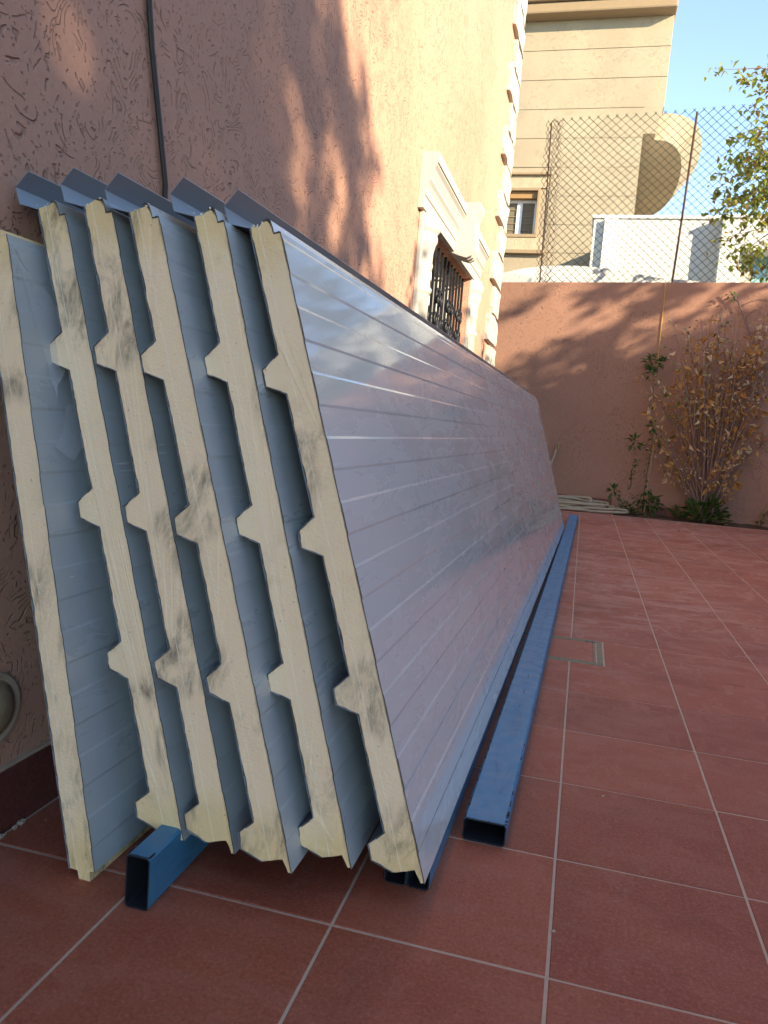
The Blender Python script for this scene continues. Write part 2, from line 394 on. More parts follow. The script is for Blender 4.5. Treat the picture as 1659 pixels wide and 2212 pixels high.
# ------------------------------------------------------------------ house on the left
house = empty('house', (-.872, 6.9, 0)); tag(house, 'pink plastered villa wall with cream quoins and an ornate grilled window', 'house')
house_off = Vector((-.872, 6.9, 0))
def hb(mb, name, mat, parent=None, smooth=False, bevel=0, seg=2):
    o = mb.build(name, mat, parent or house, smooth, bevel, seg)
    if (parent or house) is house: o.location = -house_off
    return o
OY0, OY1, OZ0, OZ1 = 3.93, 5.34, .55, 1.735; HTOP = 7.6; HY0, HY1 = -3.0, 6.86
w = MB(); t = .22; xa, xb = WALLX - t, WALLX
w.box((xa, HY0, -.05), (xb, OY0, HTOP)); w.box((xa, OY1, -.05), (xb, HY1, HTOP))
w.box((xa, OY0, -.05), (xb, OY1, OZ0)); w.box((xa, OY0, OZ1), (xb, OY1, HTOP))
w.box((-6.5, HY1 - .2, -.05), (xa, HY1 - .001, HTOP))
hb(w, 'wall', M['plaster'])
w = MB(); w.box((-6.5, HY0, HTOP), (WALLX + .25, HY1 + .25, HTOP + .25)); hb(w, 'roof', M['stone'], bevel=.04)
# skirting tiles, one by one
y = GY0 - 2 * T - .08
while y < 6.7:
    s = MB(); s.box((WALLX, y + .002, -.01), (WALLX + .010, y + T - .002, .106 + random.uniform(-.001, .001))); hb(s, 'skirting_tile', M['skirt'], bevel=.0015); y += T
s = MB()
for k in range(70):
    yy = -.3 + k * .1; s.box((WALLX, yy, .106), (WALLX + .007 + .003 * noise.noise((yy * 9, 0, 0)), yy + .1, .113 + .004 * noise.noise((yy * 13, 3, 0))))
hb(s, 'mortar_fillet', M['grout'])
def rough_box(a, b, amp, n=4, seed=0):
    bm = bmesh.new(); bmesh.ops.create_cube(bm, size=1)
    bmesh.ops.subdivide_edges(bm, edges=bm.edges, cuts=n, use_grid_fill=True)
    c = (Vector(a) + Vector(b)) / 2; d = Vector(b) - Vector(a)
    for v in bm.verts:
        n3 = noise.noise_vector(Vector(v.co) * 3.1 + Vector((seed, seed * 1.7, 0)))
        p = Vector((c.x + v.co.x * d.x, c.y + v.co.y * d.y, c.z + v.co.z * d.z))
        v.co = p + Vector((n3.x * amp, n3.y * amp, n3.z * amp * .5))
    me = bpy.data.meshes.new('quoin'); bm.to_mesh(me); bm.free(); me.materials.append(M['quoin'])
    return me
# crumbs of mortar lying along the skirting
rn = random.Random(2)
for k in range(5):
    r = rn.uniform(.0015, .004); yy = 1.045 + rn.gauss(0, .035)
    me = rough_box((WALLX + .012 + rn.uniform(0, .006), yy - r, -.001), (WALLX + .014 + 1.6 * r, yy + r * rn.uniform(.8, 2), r * 1.3), r * .6, 2, k)
    me.materials.clear(); me.materials.append(M['pebble'])
    tag(link('mortar_crumb', me), 'crumb of pale mortar lying on the floor against the house skirting', 'mortar', 'mortar crumbs by the skirting')
# quoins on the corner: long and short blocks in turn, rough faced
z = -.0; k = 0; PIT = .2395
while z < HTOP - .1:
    lng = k % 2 == 0; ya = 6.33 if lng else 6.52
    me = rough_box((WALLX - .34 if not lng else WALLX - .2, ya, z + .014), (WALLX + .034, HY1 + .045, z + PIT - .014), .016, 4, k)
    qo = link('quoin', me, house); qo.location = -house_off
    b = qo.modifiers.new('bevel', 'BEVEL'); b.width = .006; b.segments = 2; b.limit_method = 'ANGLE'
    z += PIT; k += 1
# window: hood, columns, keystone, grille
win = empty('window', (0, 0, 0), 0, house); win.location = -house_off
HP = [(0, 1.735), (.035, 1.735), (.035, 1.79), (.043, 1.795), (.043, 1.812), (.046, 1.83), (.054, 1.848), (.066, 1.862), (.066, 1.878), (.070, 1.885), (.073, 1.905), (.081, 1.925), (.096, 1.940), (.096, 1.948), (.104, 1.948), (.104, 1.995), (0, 1.999)]
h = MB(); h.prism(HP, lambda p: (WALLX + p[0] * .82, 3.66, p[1] - .012 * (p[1] > 1.9)), lambda p: (WALLX + p[0] * .82, 5.62, p[1] - .012 * (p[1] > 1.9)))
hb(h, 'hood', M['stone'], win, bevel=.002)
for yc in (3.815, 5.455):
    c = MB(); cp = [(.072, .45), (.072, 1.36), (.078, 1.365), (.086, 1.375), (.086, 1.388), (.074, 1.40), (.072, 1.44), (.072, 1.475), (.078, 1.485), (.082, 1.50), (.076, 1.515), (.078, 1.56), (.09, 1.60), (.098, 1.612), (.098, 1.632), (.092, 1.645), (.1, 1.655), (.112, 1.668), (.112, 1.70), (.095, 1.72), (.095, 1.734)]
    c.lathe((WALLX - .004, yc, 0), [(q * .82, z) for q, z in cp], 18, -math.pi / 2, math.pi / 2)
    hb(c, 'column', M['stone'], win, True)
    c = MB(); c.box((WALLX, yc - .11, .45), (WALLX + .022, yc + .11, 1.734)); hb(c, 'pilaster', M['stone'], win, bevel=.004)
ks = MB(); kp = [(0, 2.01), (.16, 2.01), (.165, 1.985), (.155, 1.96), (.14, 1.93), (.135, 1.89), (.142, 1.84), (.148, 1.79), (.145, 1.745), (.128, 1.715), (.10, 1.70), (.06, 1.71), (0, 1.73)]
for y0, y1 in ((4.545, 4.575), (4.577, 4.607), (4.609, 4.639), (4.641, 4.671), (4.673, 4.703)):
    e = 0 if (y0 in (4.545, 4.673, 4.609)) else -.008
    ks.prism(kp, lambda p: (WALLX + max(0, p[0] + (e if p[0] > .05 else 0)), y0, p[1]), lambda p: (WALLX + max(0, p[0] + (e if p[0] > .05 else 0)), y1, p[1]))
hb(ks, 'keystone', M['stone'], win, bevel=.004)
sl_ = MB(); sl_.box((WALLX - .1, 3.68, .44), (WALLX + .12, 5.60, .5)); hb(sl_, 'sill', M['stone'], win, bevel=.008)
f = MB(); fx0, fx1 = WALLX - .17, WALLX - .12
for a_, b_ in (((OY0, OZ0), (OY1, OZ0 + .06)), ((OY0, OZ1 - .06), (OY1, OZ1)), ((OY0, OZ0 + .06), (OY0 + .06, OZ1 - .06)), ((OY1 - .06, OZ0 + .06), (OY1, OZ1 - .06)), ((4.60, OZ0 + .06), (4.67, OZ1 - .06)), ((4.27, OZ0 + .06), (4.31, OZ1 - .06)), ((4.96, OZ0 + .06), (5.0, OZ1 - .06))):
    f.box((fx0, a_[0], a_[1]), (fx1, b_[0], b_[1]))
hb(f, 'frame', M['frame'], win)
for a_, b_ in ((OY0 + .06, 4.27), (4.31, 4.6), (4.67, 4.96), (5.0, OY1 - .06)):
    f = MB(); f.box((fx0 + .015, a_, OZ0 + .06), (fx0 + .025, b_, OZ1 - .06)); hb(f, 'pane', M['glass'], win)
gxp = WALLX - .035
n = 13
for k in range(n):
    yy = OY0 + .05 + (OY1 - OY0 - .1) * k / (n - 1)
    f = MB(); f.box((gxp - .007, yy - .007, OZ0), (gxp + .007, yy + .007, OZ1 - .015)); hb(f, 'bar', M['iron'], win)
for zz in (OZ0 + .1, OZ1 - .05):
    f = MB(); f.box((gxp - .010, OY0, zz - .006), (gxp - .0075, OY1, zz + .006)); hb(f, 'rail', M['iron'], win)
def scroll(yc, zc, r, sy=1, sz=1, turns=1.4):
    pts = []
    for i in range(26):
        q = i / 25; a_ = q * turns * 2 * math.pi; rr = r * (1 - .72 * q)
        pts.append((gxp + .014, yc + sy * rr * math.cos(a_), zc + sz * rr * math.sin(a_)))
    return pts
for yc in (4.1, 4.45, 4.82, 5.17):
    for zc, sz in ((1.45, 1), (1.33, -1), (1.06, 1), (.94, -1)):
        for sy in (1, -1):
            f = MB(); f.tube(scroll(yc + sy * .052, zc, .05, -sy, sz), .008, 6); hb(f, 'scroll', M['iron'], win, True)
    f = MB(); f.lathe((gxp + .014, yc, 1.2), [(0, -.13), (.012, -.12), (.02, -.03), (.026, 0), (.02, .03), (.012, .12), (0, .13)], 8); hb(f, 'spindle', M['iron'], win, True)

# cable hanging on the wall
c = MB(); pth = []
for i in range(30):
    q = i / 29; zz = .25 + q * 6.6; yy = 1.44 - .09 * (zz - 1.12) * .25 + .006 * math.sin(zz * 5) if zz < 1.2 else 1.43 - .228 * (min(zz, 1.7) - 1.12) + .004 * math.sin(zz * 9)
    pth.append((WALLX + .009, yy, zz))
c.tube(pth, .0048, 8); tag(c.build('wall_cable', M['cable'], None, True), 'dark electric cable running straight down the pink house wall', 'cable')
c = MB(); c.tube([(p[0] - .001, p[1] + .0085, p[2]) for p in pth], .0028, 6); tag(c.build('wall_cable', M['cable'], None, True), 'thinner dark wire clipped beside the cable on the pink wall', 'cable')
# round outlet cap low on the wall
oc = empty('wall_outlet', (WALLX, 1.002, .215)); tag(oc, 'round weathered outlet cap low on the pink house wall', 'outlet cap')
def disc(name, prof, mat, rot=True):
    d = MB(); d.lathe((0, 0, 0), prof, 28); o_ = d.build(name, mat, oc, True); o_.rotation_euler = (0, R(90), 0); return o_
disc('rim', [(.062, 0), (.062, .004), (.058, .007), (.054, .004), (.05, .002)], M['ring'])
disc('cap', [(.05, .001), (.044, .003), (.04, .010), (.034, .016), (.02, .021), (0, .023)], M['outlet'])

# ------------------------------------------------------------------ sandwich panels
def dens(pts, step):
    out = []
    for (u0, v0), (u1, v1) in zip(pts, pts[1:]):
        L = math.hypot(u1 - u0, v1 - v0); n_ = max(1, int(L / step))
        for i in range(n_): out.append((u0 + (u1 - u0) * i / n_, v0 + (v1 - v0) * i / n_))
    out.append(pts[-1]); return out
RIBS = [(.826, .810, .785, .766), (.576, .560, .535, .516), (.328, .312, .287, .268), (.080, .064, .039, .017)]
def rib_line():
    p = [(1.019, .046)]
    for a_, b_, c_, d_ in RIBS: p += [(a_, .046), (b_, .076), (c_, .077), (d_, .046)]
    return p
def flat_line():
    p = [(-.004, 0)]; k = 0; u = .045; v = 0
    while u < .985:
        nv = -.0011 if k % 2 == 0 else 0
        p += [(u - .0022, v), (u + .0022, nv)]; v = nv; u += .0495; k += 1
    if v: p += [(.986, v), (.990, 0)]
    return p + [(.999, 0), (1.0, .002), (1.0, .010), (1.010, .0105), (1.020, .012), (1.024, .016), (1.022, .022)]
def strip(pts, th, L, F, ys=None):
    """thin bent sheet along a profile; th offsets to the outside"""
    n_ = len(pts); off = []
    for i in range(n_):
        a_ = Vector(pts[max(i - 1, 0)]); b_ = Vector(pts[min(i + 1, n_ - 1)]); t_ = (b_ - a_).normalized(); off.append((pts[i][0] - t_.y * th, pts[i][1] + t_.x * th))
    mb = MB(); ys = ys or [0, L]
    rows = []
    for y_ in ys: rows.append([F(p, y_) for p in pts] + [F(p, y_) for p in off])
    base = 0
    for r_ in rows: mb.v += r_
    W_ = 2 * n_
    for k in range(len(ys) - 1):
        q0 = k * W_; q1 = q0 + W_
        for i in range(n_ - 1):
            mb.f.append((q0 + i, q0 + i + 1, q1 + i + 1, q1 + i)); mb.f.append((q0 + n_ + i, q1 + n_ + i, q1 + n_ + i + 1, q0 + n_ + i + 1))
        mb.f.append((q0, q1, q1 + n_, q0 + n_)); mb.f.append((q0 + n_ - 1, q0 + 2 * n_ - 1, q1 + 2 * n_ - 1, q1 + n_ - 1))
    for q0 in (0, (len(ys) - 1) * W_):
        for i in range(n_ - 1): mb.f.append((q0 + i, q0 + n_ + i, q0 + n_ + i + 1, q0 + i + 1))
    return mb
def make_panel(bot, top, zb, L, yaw, label, front, ribbed=True, seed=0):
    B = atZ(*bot, zb); Tt = atY(*top, B.y)
    ez = Vector((Tt.x - B.x, Tt.z - B.z)); s = ez.length / .999; ez.normalize()
    root = empty('sandwich_panel', B, -yaw); tag(root, label, 'panel', 'insulated panels leaning in a row against the house')
    en = Vector((-ez.y, ez.x))
    rnd = random.Random(seed)
    def F(p, y_): return (s * (ez.x * p[0] + en.x * p[1]), y_, s * (ez.y * p[0] + en.y * p[1]))
    # foam core with a slightly torn outline at the cut end
    if ribbed: outl = [(-.003, .0008), (-.003, .005), (.018, .010), (.0165, .045)] + [(u, v - .0008) for u, v in reversed(rib_line())][1:] + [(1.018, .033), (1.021, .026), (1.022, .017), (1.009, .0115), (.999, .0115), (.998, .0008)]
    else: outl = [(-.012, .011), (-.012, .031), (.008, .033), (.010, .0452), (.985, .0452), (.987, .036), (.999, .034), (1.006, .02), (1.008, .010), (.999, .008), (.999, .0008), (.006, .0008), (.006, .010)]
    dl = dens(outl + [outl[0]], .007)[:-1]
    jit = []
    for i, (u, v) in enumerate(dl):
        n1 = noise.noise((u * 55 + seed, v * 55, seed * 3.1)); n2 = noise.noise((u * 190, v * 190 + seed, 5))
        a_ = .0016 if v < .03 else .0024
        iv = (v - .023); sg = -1 if iv > 0 else 1
        rag = 1 + 3.0 * (u > 1.003 and .015 < v < .045)
        jit.append((u + n2 * .0012 * rag + n1 * .0012 * rag, v + sg * abs(n1) * a_ + n2 * .0006))
    mb = MB(); n_ = len(dl)
    ring0 = [F(p, .0012 + .0015 * noise.noise((p[0] * 40, p[1] * 40, seed))) for p in jit]
    ring1 = [F(p, .012) for p in dl]; ring2 = [F(p, L - .002) for p in dl]
    mb.v = ring0 + ring1 + ring2
    for a_ in (0, n_): mb.f += [(a_ + i, a_ + (i + 1) % n_, a_ + n_ + (i + 1) % n_, a_ + n_ + i) for i in range(n_)]
    mb.f.append(tuple(range(n_ - 1, -1, -1))); mb.f.append(tuple(range(2 * n_, 3 * n_)))
    core = mb.build('foam_core', M['foam'], root)
    at = core.data.attributes.new('pu', 'FLOAT', 'POINT'); at.data.foreach_set('value', [p[0] for p in jit] + [p[0] for p in dl] * 2)
    at = core.data.attributes.new('pv', 'FLOAT', 'POINT'); at.data.foreach_set('value', [p[1] for p in jit] + [p[1] for p in dl] * 2)
    # outer flat facing with shallow lines
    fl = flat_line() if ribbed else [(.006 if q[0] < 0 else q[0], q[1]) for q in flat_line() if q[0] < .995] + [(.999, 0)]
    ys = [0, .004, .02] + [L * k / 12 for k in range(1, 12)] + [L - .01, L]
    sh = strip(list(reversed(fl)), .0009, L, F, ys)
    sh.build('facing_sheet', front, root)
    if ribbed:
        rl = list(reversed(rib_line()))
        flange = [(1.019, .046), (1.035, .0765), (1.061, .0775), (1.078, .050), (1.0795, .0505)]
        rs = strip(dens(rl, .02) + flange[1:], .0009, L, F, [0, L]); rso = rs.build('ribbed_sheet', M['rib'], root); rso.data.materials.append(M['rib_gap_shade'])
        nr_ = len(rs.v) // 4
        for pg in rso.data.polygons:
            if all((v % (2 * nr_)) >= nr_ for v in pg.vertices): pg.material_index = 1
        # frayed bits of foam and tape on the cut top corner
        fr = MB()
        for i in range(7):
            u = 1.018 + rnd.uniform(0, .006); v = rnd.uniform(.012, .047); c_ = Vector(F((u, v), rnd.uniform(-.002, .012))); r_ = rnd.uniform(.0006, .0020)
            fr.lathe(tuple(c_), [(0, -r_), (r_, -r_ * .2), (r_ * .7, r_ * .7), (0, r_)], 5)
        tag(fr.build('foam_crumbs', M['flock'], root), kind='stuff')
    else:
        bs = strip([(.010, .046), (.985, .046)], .0009, L, F, [0, L]); bs.build('backing_sheet', M['rib'], root)
    # dark cut edge of the sheet at the end: an irregular bead
    ed = MB(); src = dens(fl, .009)
    pts = [Vector(F((u, v - .0006 + .0004 * noise.noise((u * 120, 1, seed))), -.0004)) for u, v in src]
    ed.tube(pts, [.00075 + .0005 * abs(noise.noise((u * 80, seed, 2))) for u, v in src], 4); ed.build('cut_edge', M['edge'], root)
    src = dens((list(reversed(rib_line()))) if ribbed else [(.010, .046), (.985, .046)], .008)
    ed = MB(); cur = []
    for u, v in src:
        on = noise.noise((u * 60, v * 60, seed + 9)) > -.12
        if on: cur.append(Vector(F((u, v - .0005), -.0002)))
        if (not on or (u, v) == src[-1]):
            if len(cur) > 1: ed.tube(cur, .0009, 4)
            cur = []
    tag(ed.build('cut_edge', M['edge'], root), kind='stuff')
    return root, F, s
YAW = R(.94)
P = []
P.append(make_panel((205, 1892), (13, 505), .012, 4.9, R(.2), 'flat insulated panel without ribs standing closest against the pink house wall', M['face_shaded'], False, 1))
P.append(make_panel((395, 1812), (137, 461), .066, 4.85, YAW * .8, 'ribbed insulated panel next to the flat one, standing on the upright blue pipe', M['face_shaded'], True, 2))
P.append(make_panel((505, 1840), (238, 455), .066, 4.85, YAW * .9, 'ribbed insulated panel, third counting out from the pink wall, sooty patches near its top', M['face_shaded'], True, 3))
P.append(make_panel((628, 1882), (338, 466), .066, 4.85, YAW, 'ribbed insulated panel, fourth counting out from the pink wall', M['face_shaded'], True, 4))
P.append(make_panel((757, 1872), (480, 475), .066, 4.85, YAW, 'ribbed insulated panel directly behind the outermost one', M['face_shaded'], True, 5))
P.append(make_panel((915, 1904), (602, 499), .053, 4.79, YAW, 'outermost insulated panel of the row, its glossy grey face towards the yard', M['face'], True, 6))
# torn protective film on the flat panel
def film(verts, faces, root, name='plastic_film'):
    mb = MB(); mb.add(verts, faces); return mb.build(name, M['film'], root, True)
root, F, s = P[0]
pts = []; fs = []
for i in range(9):
    q = i / 8
    for j in range(4):
        w_ = .004 + .055 * math.sin(math.pi * min(1, q * 1.15)) * (j / 3)
        n1 = noise.noise((q * 6, j * 1.3, 2))
        pts.append(F((.985 - .24 * q - .02 * j / 3 * (1 - q), -.003 - .006 * abs(n1) - .018 * (j / 3) * math.sin(math.pi * q)), .004 + q * .05 + w_))
for i in range(8):
    for j in range(3): fs.append((i * 4 + j, i * 4 + j + 1, i * 4 + j + 5, i * 4 + j + 4))
film(pts, fs, root)
pts = []; fs = []
for i in range(9):
    q = i / 8
    for j in range(3):
        n1 = noise.noise((q * 5, j * 1.7, 7))
        pts.append(F((.74 - .05 * q - .012 * j + .02 * math.sin(q * 6), -.003 - .012 * abs(n1) - .006 * j), .10 - .075 * q + .012 * j))
for i in range(8):
    for j in range(2): fs.append((i * 3 + j, i * 3 + j + 1, i * 3 + j + 4, i * 3 + j + 3))
film(pts, fs, root)

# ------------------------------------------------------------------ blue steel pipes
def pipe(p0, p1, w_, h_, label, group=None):
    p0 = Vector(p0); p1 = Vector(p1); d = p1 - p0; L = d.length; yaw = math.atan2(d.x, d.y)
    root = empty('steel_pipe', p0, -yaw); tag(root, label, 'pipe', group)
    t_ = .0022; c_ = .004
    def rr(hw, hh, c): return [(-hw + c, 0 + (hh * 0)), (hw - c, 0), (hw, c), (hw, hh - c), (hw - c, hh), (-hw + c, hh), (-hw, hh - c), (-hw, c)]
    o_ = rr(w_ / 2, h_, c_); i_ = [(x, t_ + y) for x, y in rr(w_ / 2 - t_, h_ - 2 * t_, c_ * .7)]
    n_ = 8; ys = [0, L]; mb = MB(); nn = 30; yl = [L * k / nn for k in range(nn + 1)]
    for y_ in yl: mb.v += [(x, y_, z_) for x, z_ in o_]
    for k in range(nn): mb.f += [(k * 8 + i, k * 8 + (i + 1) % 8, k * 8 + 8 + (i + 1) % 8, k * 8 + 8 + i) for i in range(8)]
    b0 = len(mb.v); mb.v += [(x, 0, z_) for x, z_ in i_] + [(x, .006, z_) for x, z_ in i_]; b1 = len(mb.v); mb.v += [(x, L, z_) for x, z_ in i_] + [(x, L - .006, z_) for x, z_ in i_]
    for i in range(8):
        j = (i + 1) % 8; mb.f.append((i, j, b0 + j, b0 + i)); e = nn * 8; mb.f.append((e + i, b1 + i, b1 + j, e + j))
        mb.f.append((b0 + i, b0 + j, b0 + 8 + j, b0 + 8 + i)); mb.f.append((b1 + i, b1 + 8 + i, b1 + 8 + j, b1 + j))
    sh_ = mb.build('shell', M['blue'], root); sh_.data.materials.append(M['pipe_in'])
    for pg in sh_.data.polygons:
        if all(abs(sh_.data.vertices[v].co.y) < .0065 for v in pg.vertices): pg.material_index = 1
    wr = MB(); rw_ = random.Random(int(p0.x * 1000))
    for ex, ez_ in ((-w_ / 2 + c_ * .5, h_ + .0002), (w_ / 2 - c_ * .5, h_ + .0002)):
        y_ = 0.
        while y_ < 1.2:
            ln = rw_.uniform(.003, .03); k_ = rw_.uniform(.0006, .0022) * (1.6 if y_ < .05 else 1)
            if rw_.random() < .55 or y_ < .03: wr.add([(ex - k_, y_, ez_), (ex + k_, y_ + .002, ez_), (ex + k_ * .6, y_ + ln, ez_), (ex - k_ * .5, y_ + ln - .001, ez_)], [(0, 1, 2, 3)])
            y_ += ln + rw_.uniform(0, .03) * (1 + 3 * y_)
    x_ = -w_ / 2 + c_
    while x_ < w_ / 2 - c_:
        ln = rw_.uniform(.001, .004); wr.add([(x_, .0, h_ + .0003), (x_ + ln, .0, h_ + .0003), (x_ + ln * .8, rw_.uniform(.001, .005), h_ + .0003), (x_ + ln * .1, rw_.uniform(.001, .004), h_ + .0003)], [(0, 1, 2, 3)]); x_ += ln * 1.1
    tag(wr.build('chipped_paint', M['pipe_in'], root), kind='stuff')
    mb = MB(); mb.v = [(x, .006, z_) for x, z_ in i_] + [(x, L - .006, z_) for x, z_ in i_]; mb.f = [(i, (i + 1) % 8, 8 + (i + 1) % 8, 8 + i) for i in range(8)]
    mb.build('bore', M['pipe_in'], root)
    return root, L
pipe((-.554, .927, .0005), (-.554, 5.9, .0005), .038, .080, 'blue steel pipe standing on edge with its open end past the flat panel')
pipe((-.2185, 1.124, .0005), (-.150, 6.3, .0005), .036, .050, 'blue steel pipe under the outermost panel, the one closer to the house wall')
pr, L = pipe((-.1815, 1.124, .0005), (-.113, 6.3, .0005), .036, .050, 'blue steel pipe under the outermost panel, the one on the yard side')
pr, L = pipe((-.101, 1.300, .0005), (-.030, 7.02, .0005), .076, .040, 'loose blue steel pipe lying flat on the tiles beside the panels')
# scratched weld seam along its top
sm = MB(); rnd = random.Random(4); yy = .35
while yy < L - .3:
    ln = rnd.uniform(.005, .05)
    if noise.noise((yy * 1.3, 0, 4)) > -.25:
        x = .004 + .003 * noise.noise((yy * 4, 2, 0)); w_ = rnd.uniform(.0006, .0016)
        sm.add([(x - w_, yy, .0408), (x + w_, yy + .004, .0408), (x + w_ * .8, yy + ln, .0408), (x - w_, yy + ln - .003, .0408)], [(0, 1, 2, 3)])
    yy += ln + rnd.uniform(.004, .06)
tag(sm.build('scratched_seam', M['edge'], pr), kind='stuff')

# ------------------------------------------------------------------ boundary wall at the back
BW = empty('boundary_wall', (.3, 8.45, 0)); tag(BW, 'red brown plastered boundary wall closing the yard behind the dry shrub', 'wall')
BTOP = 2.338; boff = Vector((.3, 8.45, 0))
def bwv(x, dy, z): return (x - boff.x, backY(x) + dy - boff.y, z)
w = MB(); x0, x1 = -6, RWX + .2
for d0, d1, z0, z1, nm in ((0, .2, -.05, BTOP, 'wall'),):
    w.add([bwv(x0, d0, z0), bwv(x1, d0, z0), bwv(x1, d1, z0), bwv(x0, d1, z0), bwv(x0, d0, z1), bwv(x1, d0, z1), bwv(x1, d1, z1), bwv(x0, d1, z1)], [(3, 2, 1, 0), (4, 5, 6, 7), (0, 1, 5, 4), (1, 2, 6, 5), (2, 3, 7, 6), (3, 0, 4, 7)])
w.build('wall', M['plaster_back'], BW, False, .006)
def skirt(x0, x1, z1, d=.011):
    w = MB(); w.add([bwv(x0, -d, -.03), bwv(x1, -d, -.03), bwv(x1, -.0005, -.03), bwv(x0, -.0005, -.03), bwv(x0, -d, z1), bwv(x1, -d, z1), bwv(x1, -.0005, z1), bwv(x0, -.0005, z1)], [(3, 2, 1, 0), (4, 5, 6, 7), (0, 1, 5, 4), (1, 2, 6, 5), (2, 3, 7, 6), (3, 0, 4, 7)])
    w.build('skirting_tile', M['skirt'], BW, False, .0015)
for k in range(4): skirt(.335 - (k + 1) * T + .003, .335 - k * T, .105)
skirt(.335, .42, .02); skirt(.66, 1.0, .085, .03)
# right-hand boundary wall (outside the picture, shades the yard)
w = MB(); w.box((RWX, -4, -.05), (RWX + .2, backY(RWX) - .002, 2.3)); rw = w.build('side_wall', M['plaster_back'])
tag(rw, 'red brown plastered side wall along the open side of the yard', 'wall')

# chain-link fence on the wall
FT = 4.0
fen = empty('chain_link_fence', (.3, 8.55, BTOP)); tag(fen, 'green chain link fence with rusty posts on top of the boundary wall', 'fence')
foff = Vector((.3, 8.55, BTOP))
def fv(x, z, d=0): return Vector((x, backY(x) + .1 + d, z)) - foff
pL = atY(1165, 608, 8.65); pL2 = atY(1193, 235, 8.65); 
posts = [(-.65, -.69, .007), (.685, .735, .012), (2.05, 2.07, .012)]
for xb_, xt_, r_ in posts:
    w = MB(); a_ = fv(xb_, BTOP - .0); b_ = fv(xt_, FT + .0)
    w.tube([a_, a_.lerp(b_, .5) + Vector((.004, 0, 0)), b_], r_, 6); w.build('post', M['rust'], fen)
    
w = MB(); Wd, Hd = .087, .0815; rnd = random.Random(3)
nx = int((3.3 + .67) / (Wd / 2)); nz = int((FT + .03 - BTOP) / (Hd / 2))
def fx(i, j):
    x = -.67 + i * Wd / 2; z = BTOP + .012 + j * Hd / 2
    sag = .01 * noise.noise((x * 2, z * 2, 1)); x += .012 * noise.noise((x * 1.3, z * 1.1, 4)) - .03 * (z - BTOP) / 1.6 * max(0, 1 - (x + .67) / 1.2) + .03 * (z - BTOP) / 1.6 * min(1, max(0, (x + .2)))
    return x, z + sag + .02 * noise.noise((x * .8, 0, 8))
for i in range(nx):
    pts = []
    for j in range(nz + 1):
        ii = i + ((i + j) % 2)
        x, z = fx(ii, j); dd = .004 if (i + j) % 2 else -.004
        pts.append(fv(x, z, dd))
    w.tube(pts, .0036, 4, False)
for i in range(int(nx)):           # twisted barbs along the top
    if i % 2: continue
    x, z = fx(i + (i + nz) % 2, nz); c_ = fv(x, z); w.tube([c_ + Vector((-.012, 0, .016)), c_, c_ + Vector((.012, 0, .016))], .0034, 4, False)
tag(w.build('wire_mesh', M['green_wire'], fen), kind='stuff')
w = MB()                             # slack bundle of wire at the fence end
for i in range(8):
    pts = []; x0 = -.69 + .022 * i
    for j in range(nz + 1):
        z = BTOP + .01 + j * Hd / 2; x = x0 + (.016 if (i + j) % 2 else -.016) + .02 * noise.noise((i * .7, z * 3, 2)) - .04 * (z - BTOP) / 1.6
        pts.append(fv(x, z, -.02 + .02 * noise.noise((i, z * 2, 6))))
    w.tube(pts, .0032, 4, False)
tag(w.build('slack_wire', M['rust'], fen), kind='stuff')

# yellow string hanging down the wall
pts = []
for i in range(14):
    q = i / 13; x = .615 + .02 * q + .004 * math.sin(q * 7); z = BTOP + .02 - .95 * q; pts.append((x, backY(x) - .008, z))
w = MB(); w.tube(pts, .0042, 5); tag(w.build('string', M['string'], None, True), 'thin yellow string hanging down the boundary wall from the fence', 'string')

# tap and its short hose
tx = -.285; ty = backY(tx); tz = .61
tp = empty('garden_tap', (tx, ty, tz)); tag(tp, 'small brass garden tap on the boundary wall above the hose coil', 'tap')
w = MB(); w.tube([(0, 0, 0), (0, -.05, 0), (0, -.075, -.004), (0, -.085, -.02), (0, -.085, -.035)], .011, 10); w.build('spout', M['brass'], tp, True)
w = MB(); w.tube([(0, -.05, .008), (0, -.05, .035)], .006, 8); w.box((-.03, -.055, .035), (.03, -.045, .042)); w.build('handle', M['brass'], tp)
w = MB(); w.lathe((0, 0, 0), [(0, .004), (.024, .004), (.026, 0)], 14); fo = w.build('wall_flange', M['brass'], tp); fo.rotation_euler = (R(90), 0, 0)
w = MB(); pts = []
hp = [(tx, ty - .085, tz - .03), (tx - .01, ty - .09, tz - .09), (tx - .06, ty - .1, tz - .25), (tx - .12, ty - .14, .2), (tx - .12, ty - .3, .03), (tx + .05, ty - .45, .016)]
w.tube([Vector(hp[min(len(hp) - 1, int(q))]).lerp(Vector(hp[min(len(hp) - 1, int(q) + 1)]), q - int(q)) for q in [k * .25 for k in range(21)]], .014, 8)
tag(w.build('supply_hose', M['hose'], None, True), 'short beige hose dropping from the tap on the boundary wall', 'hose')
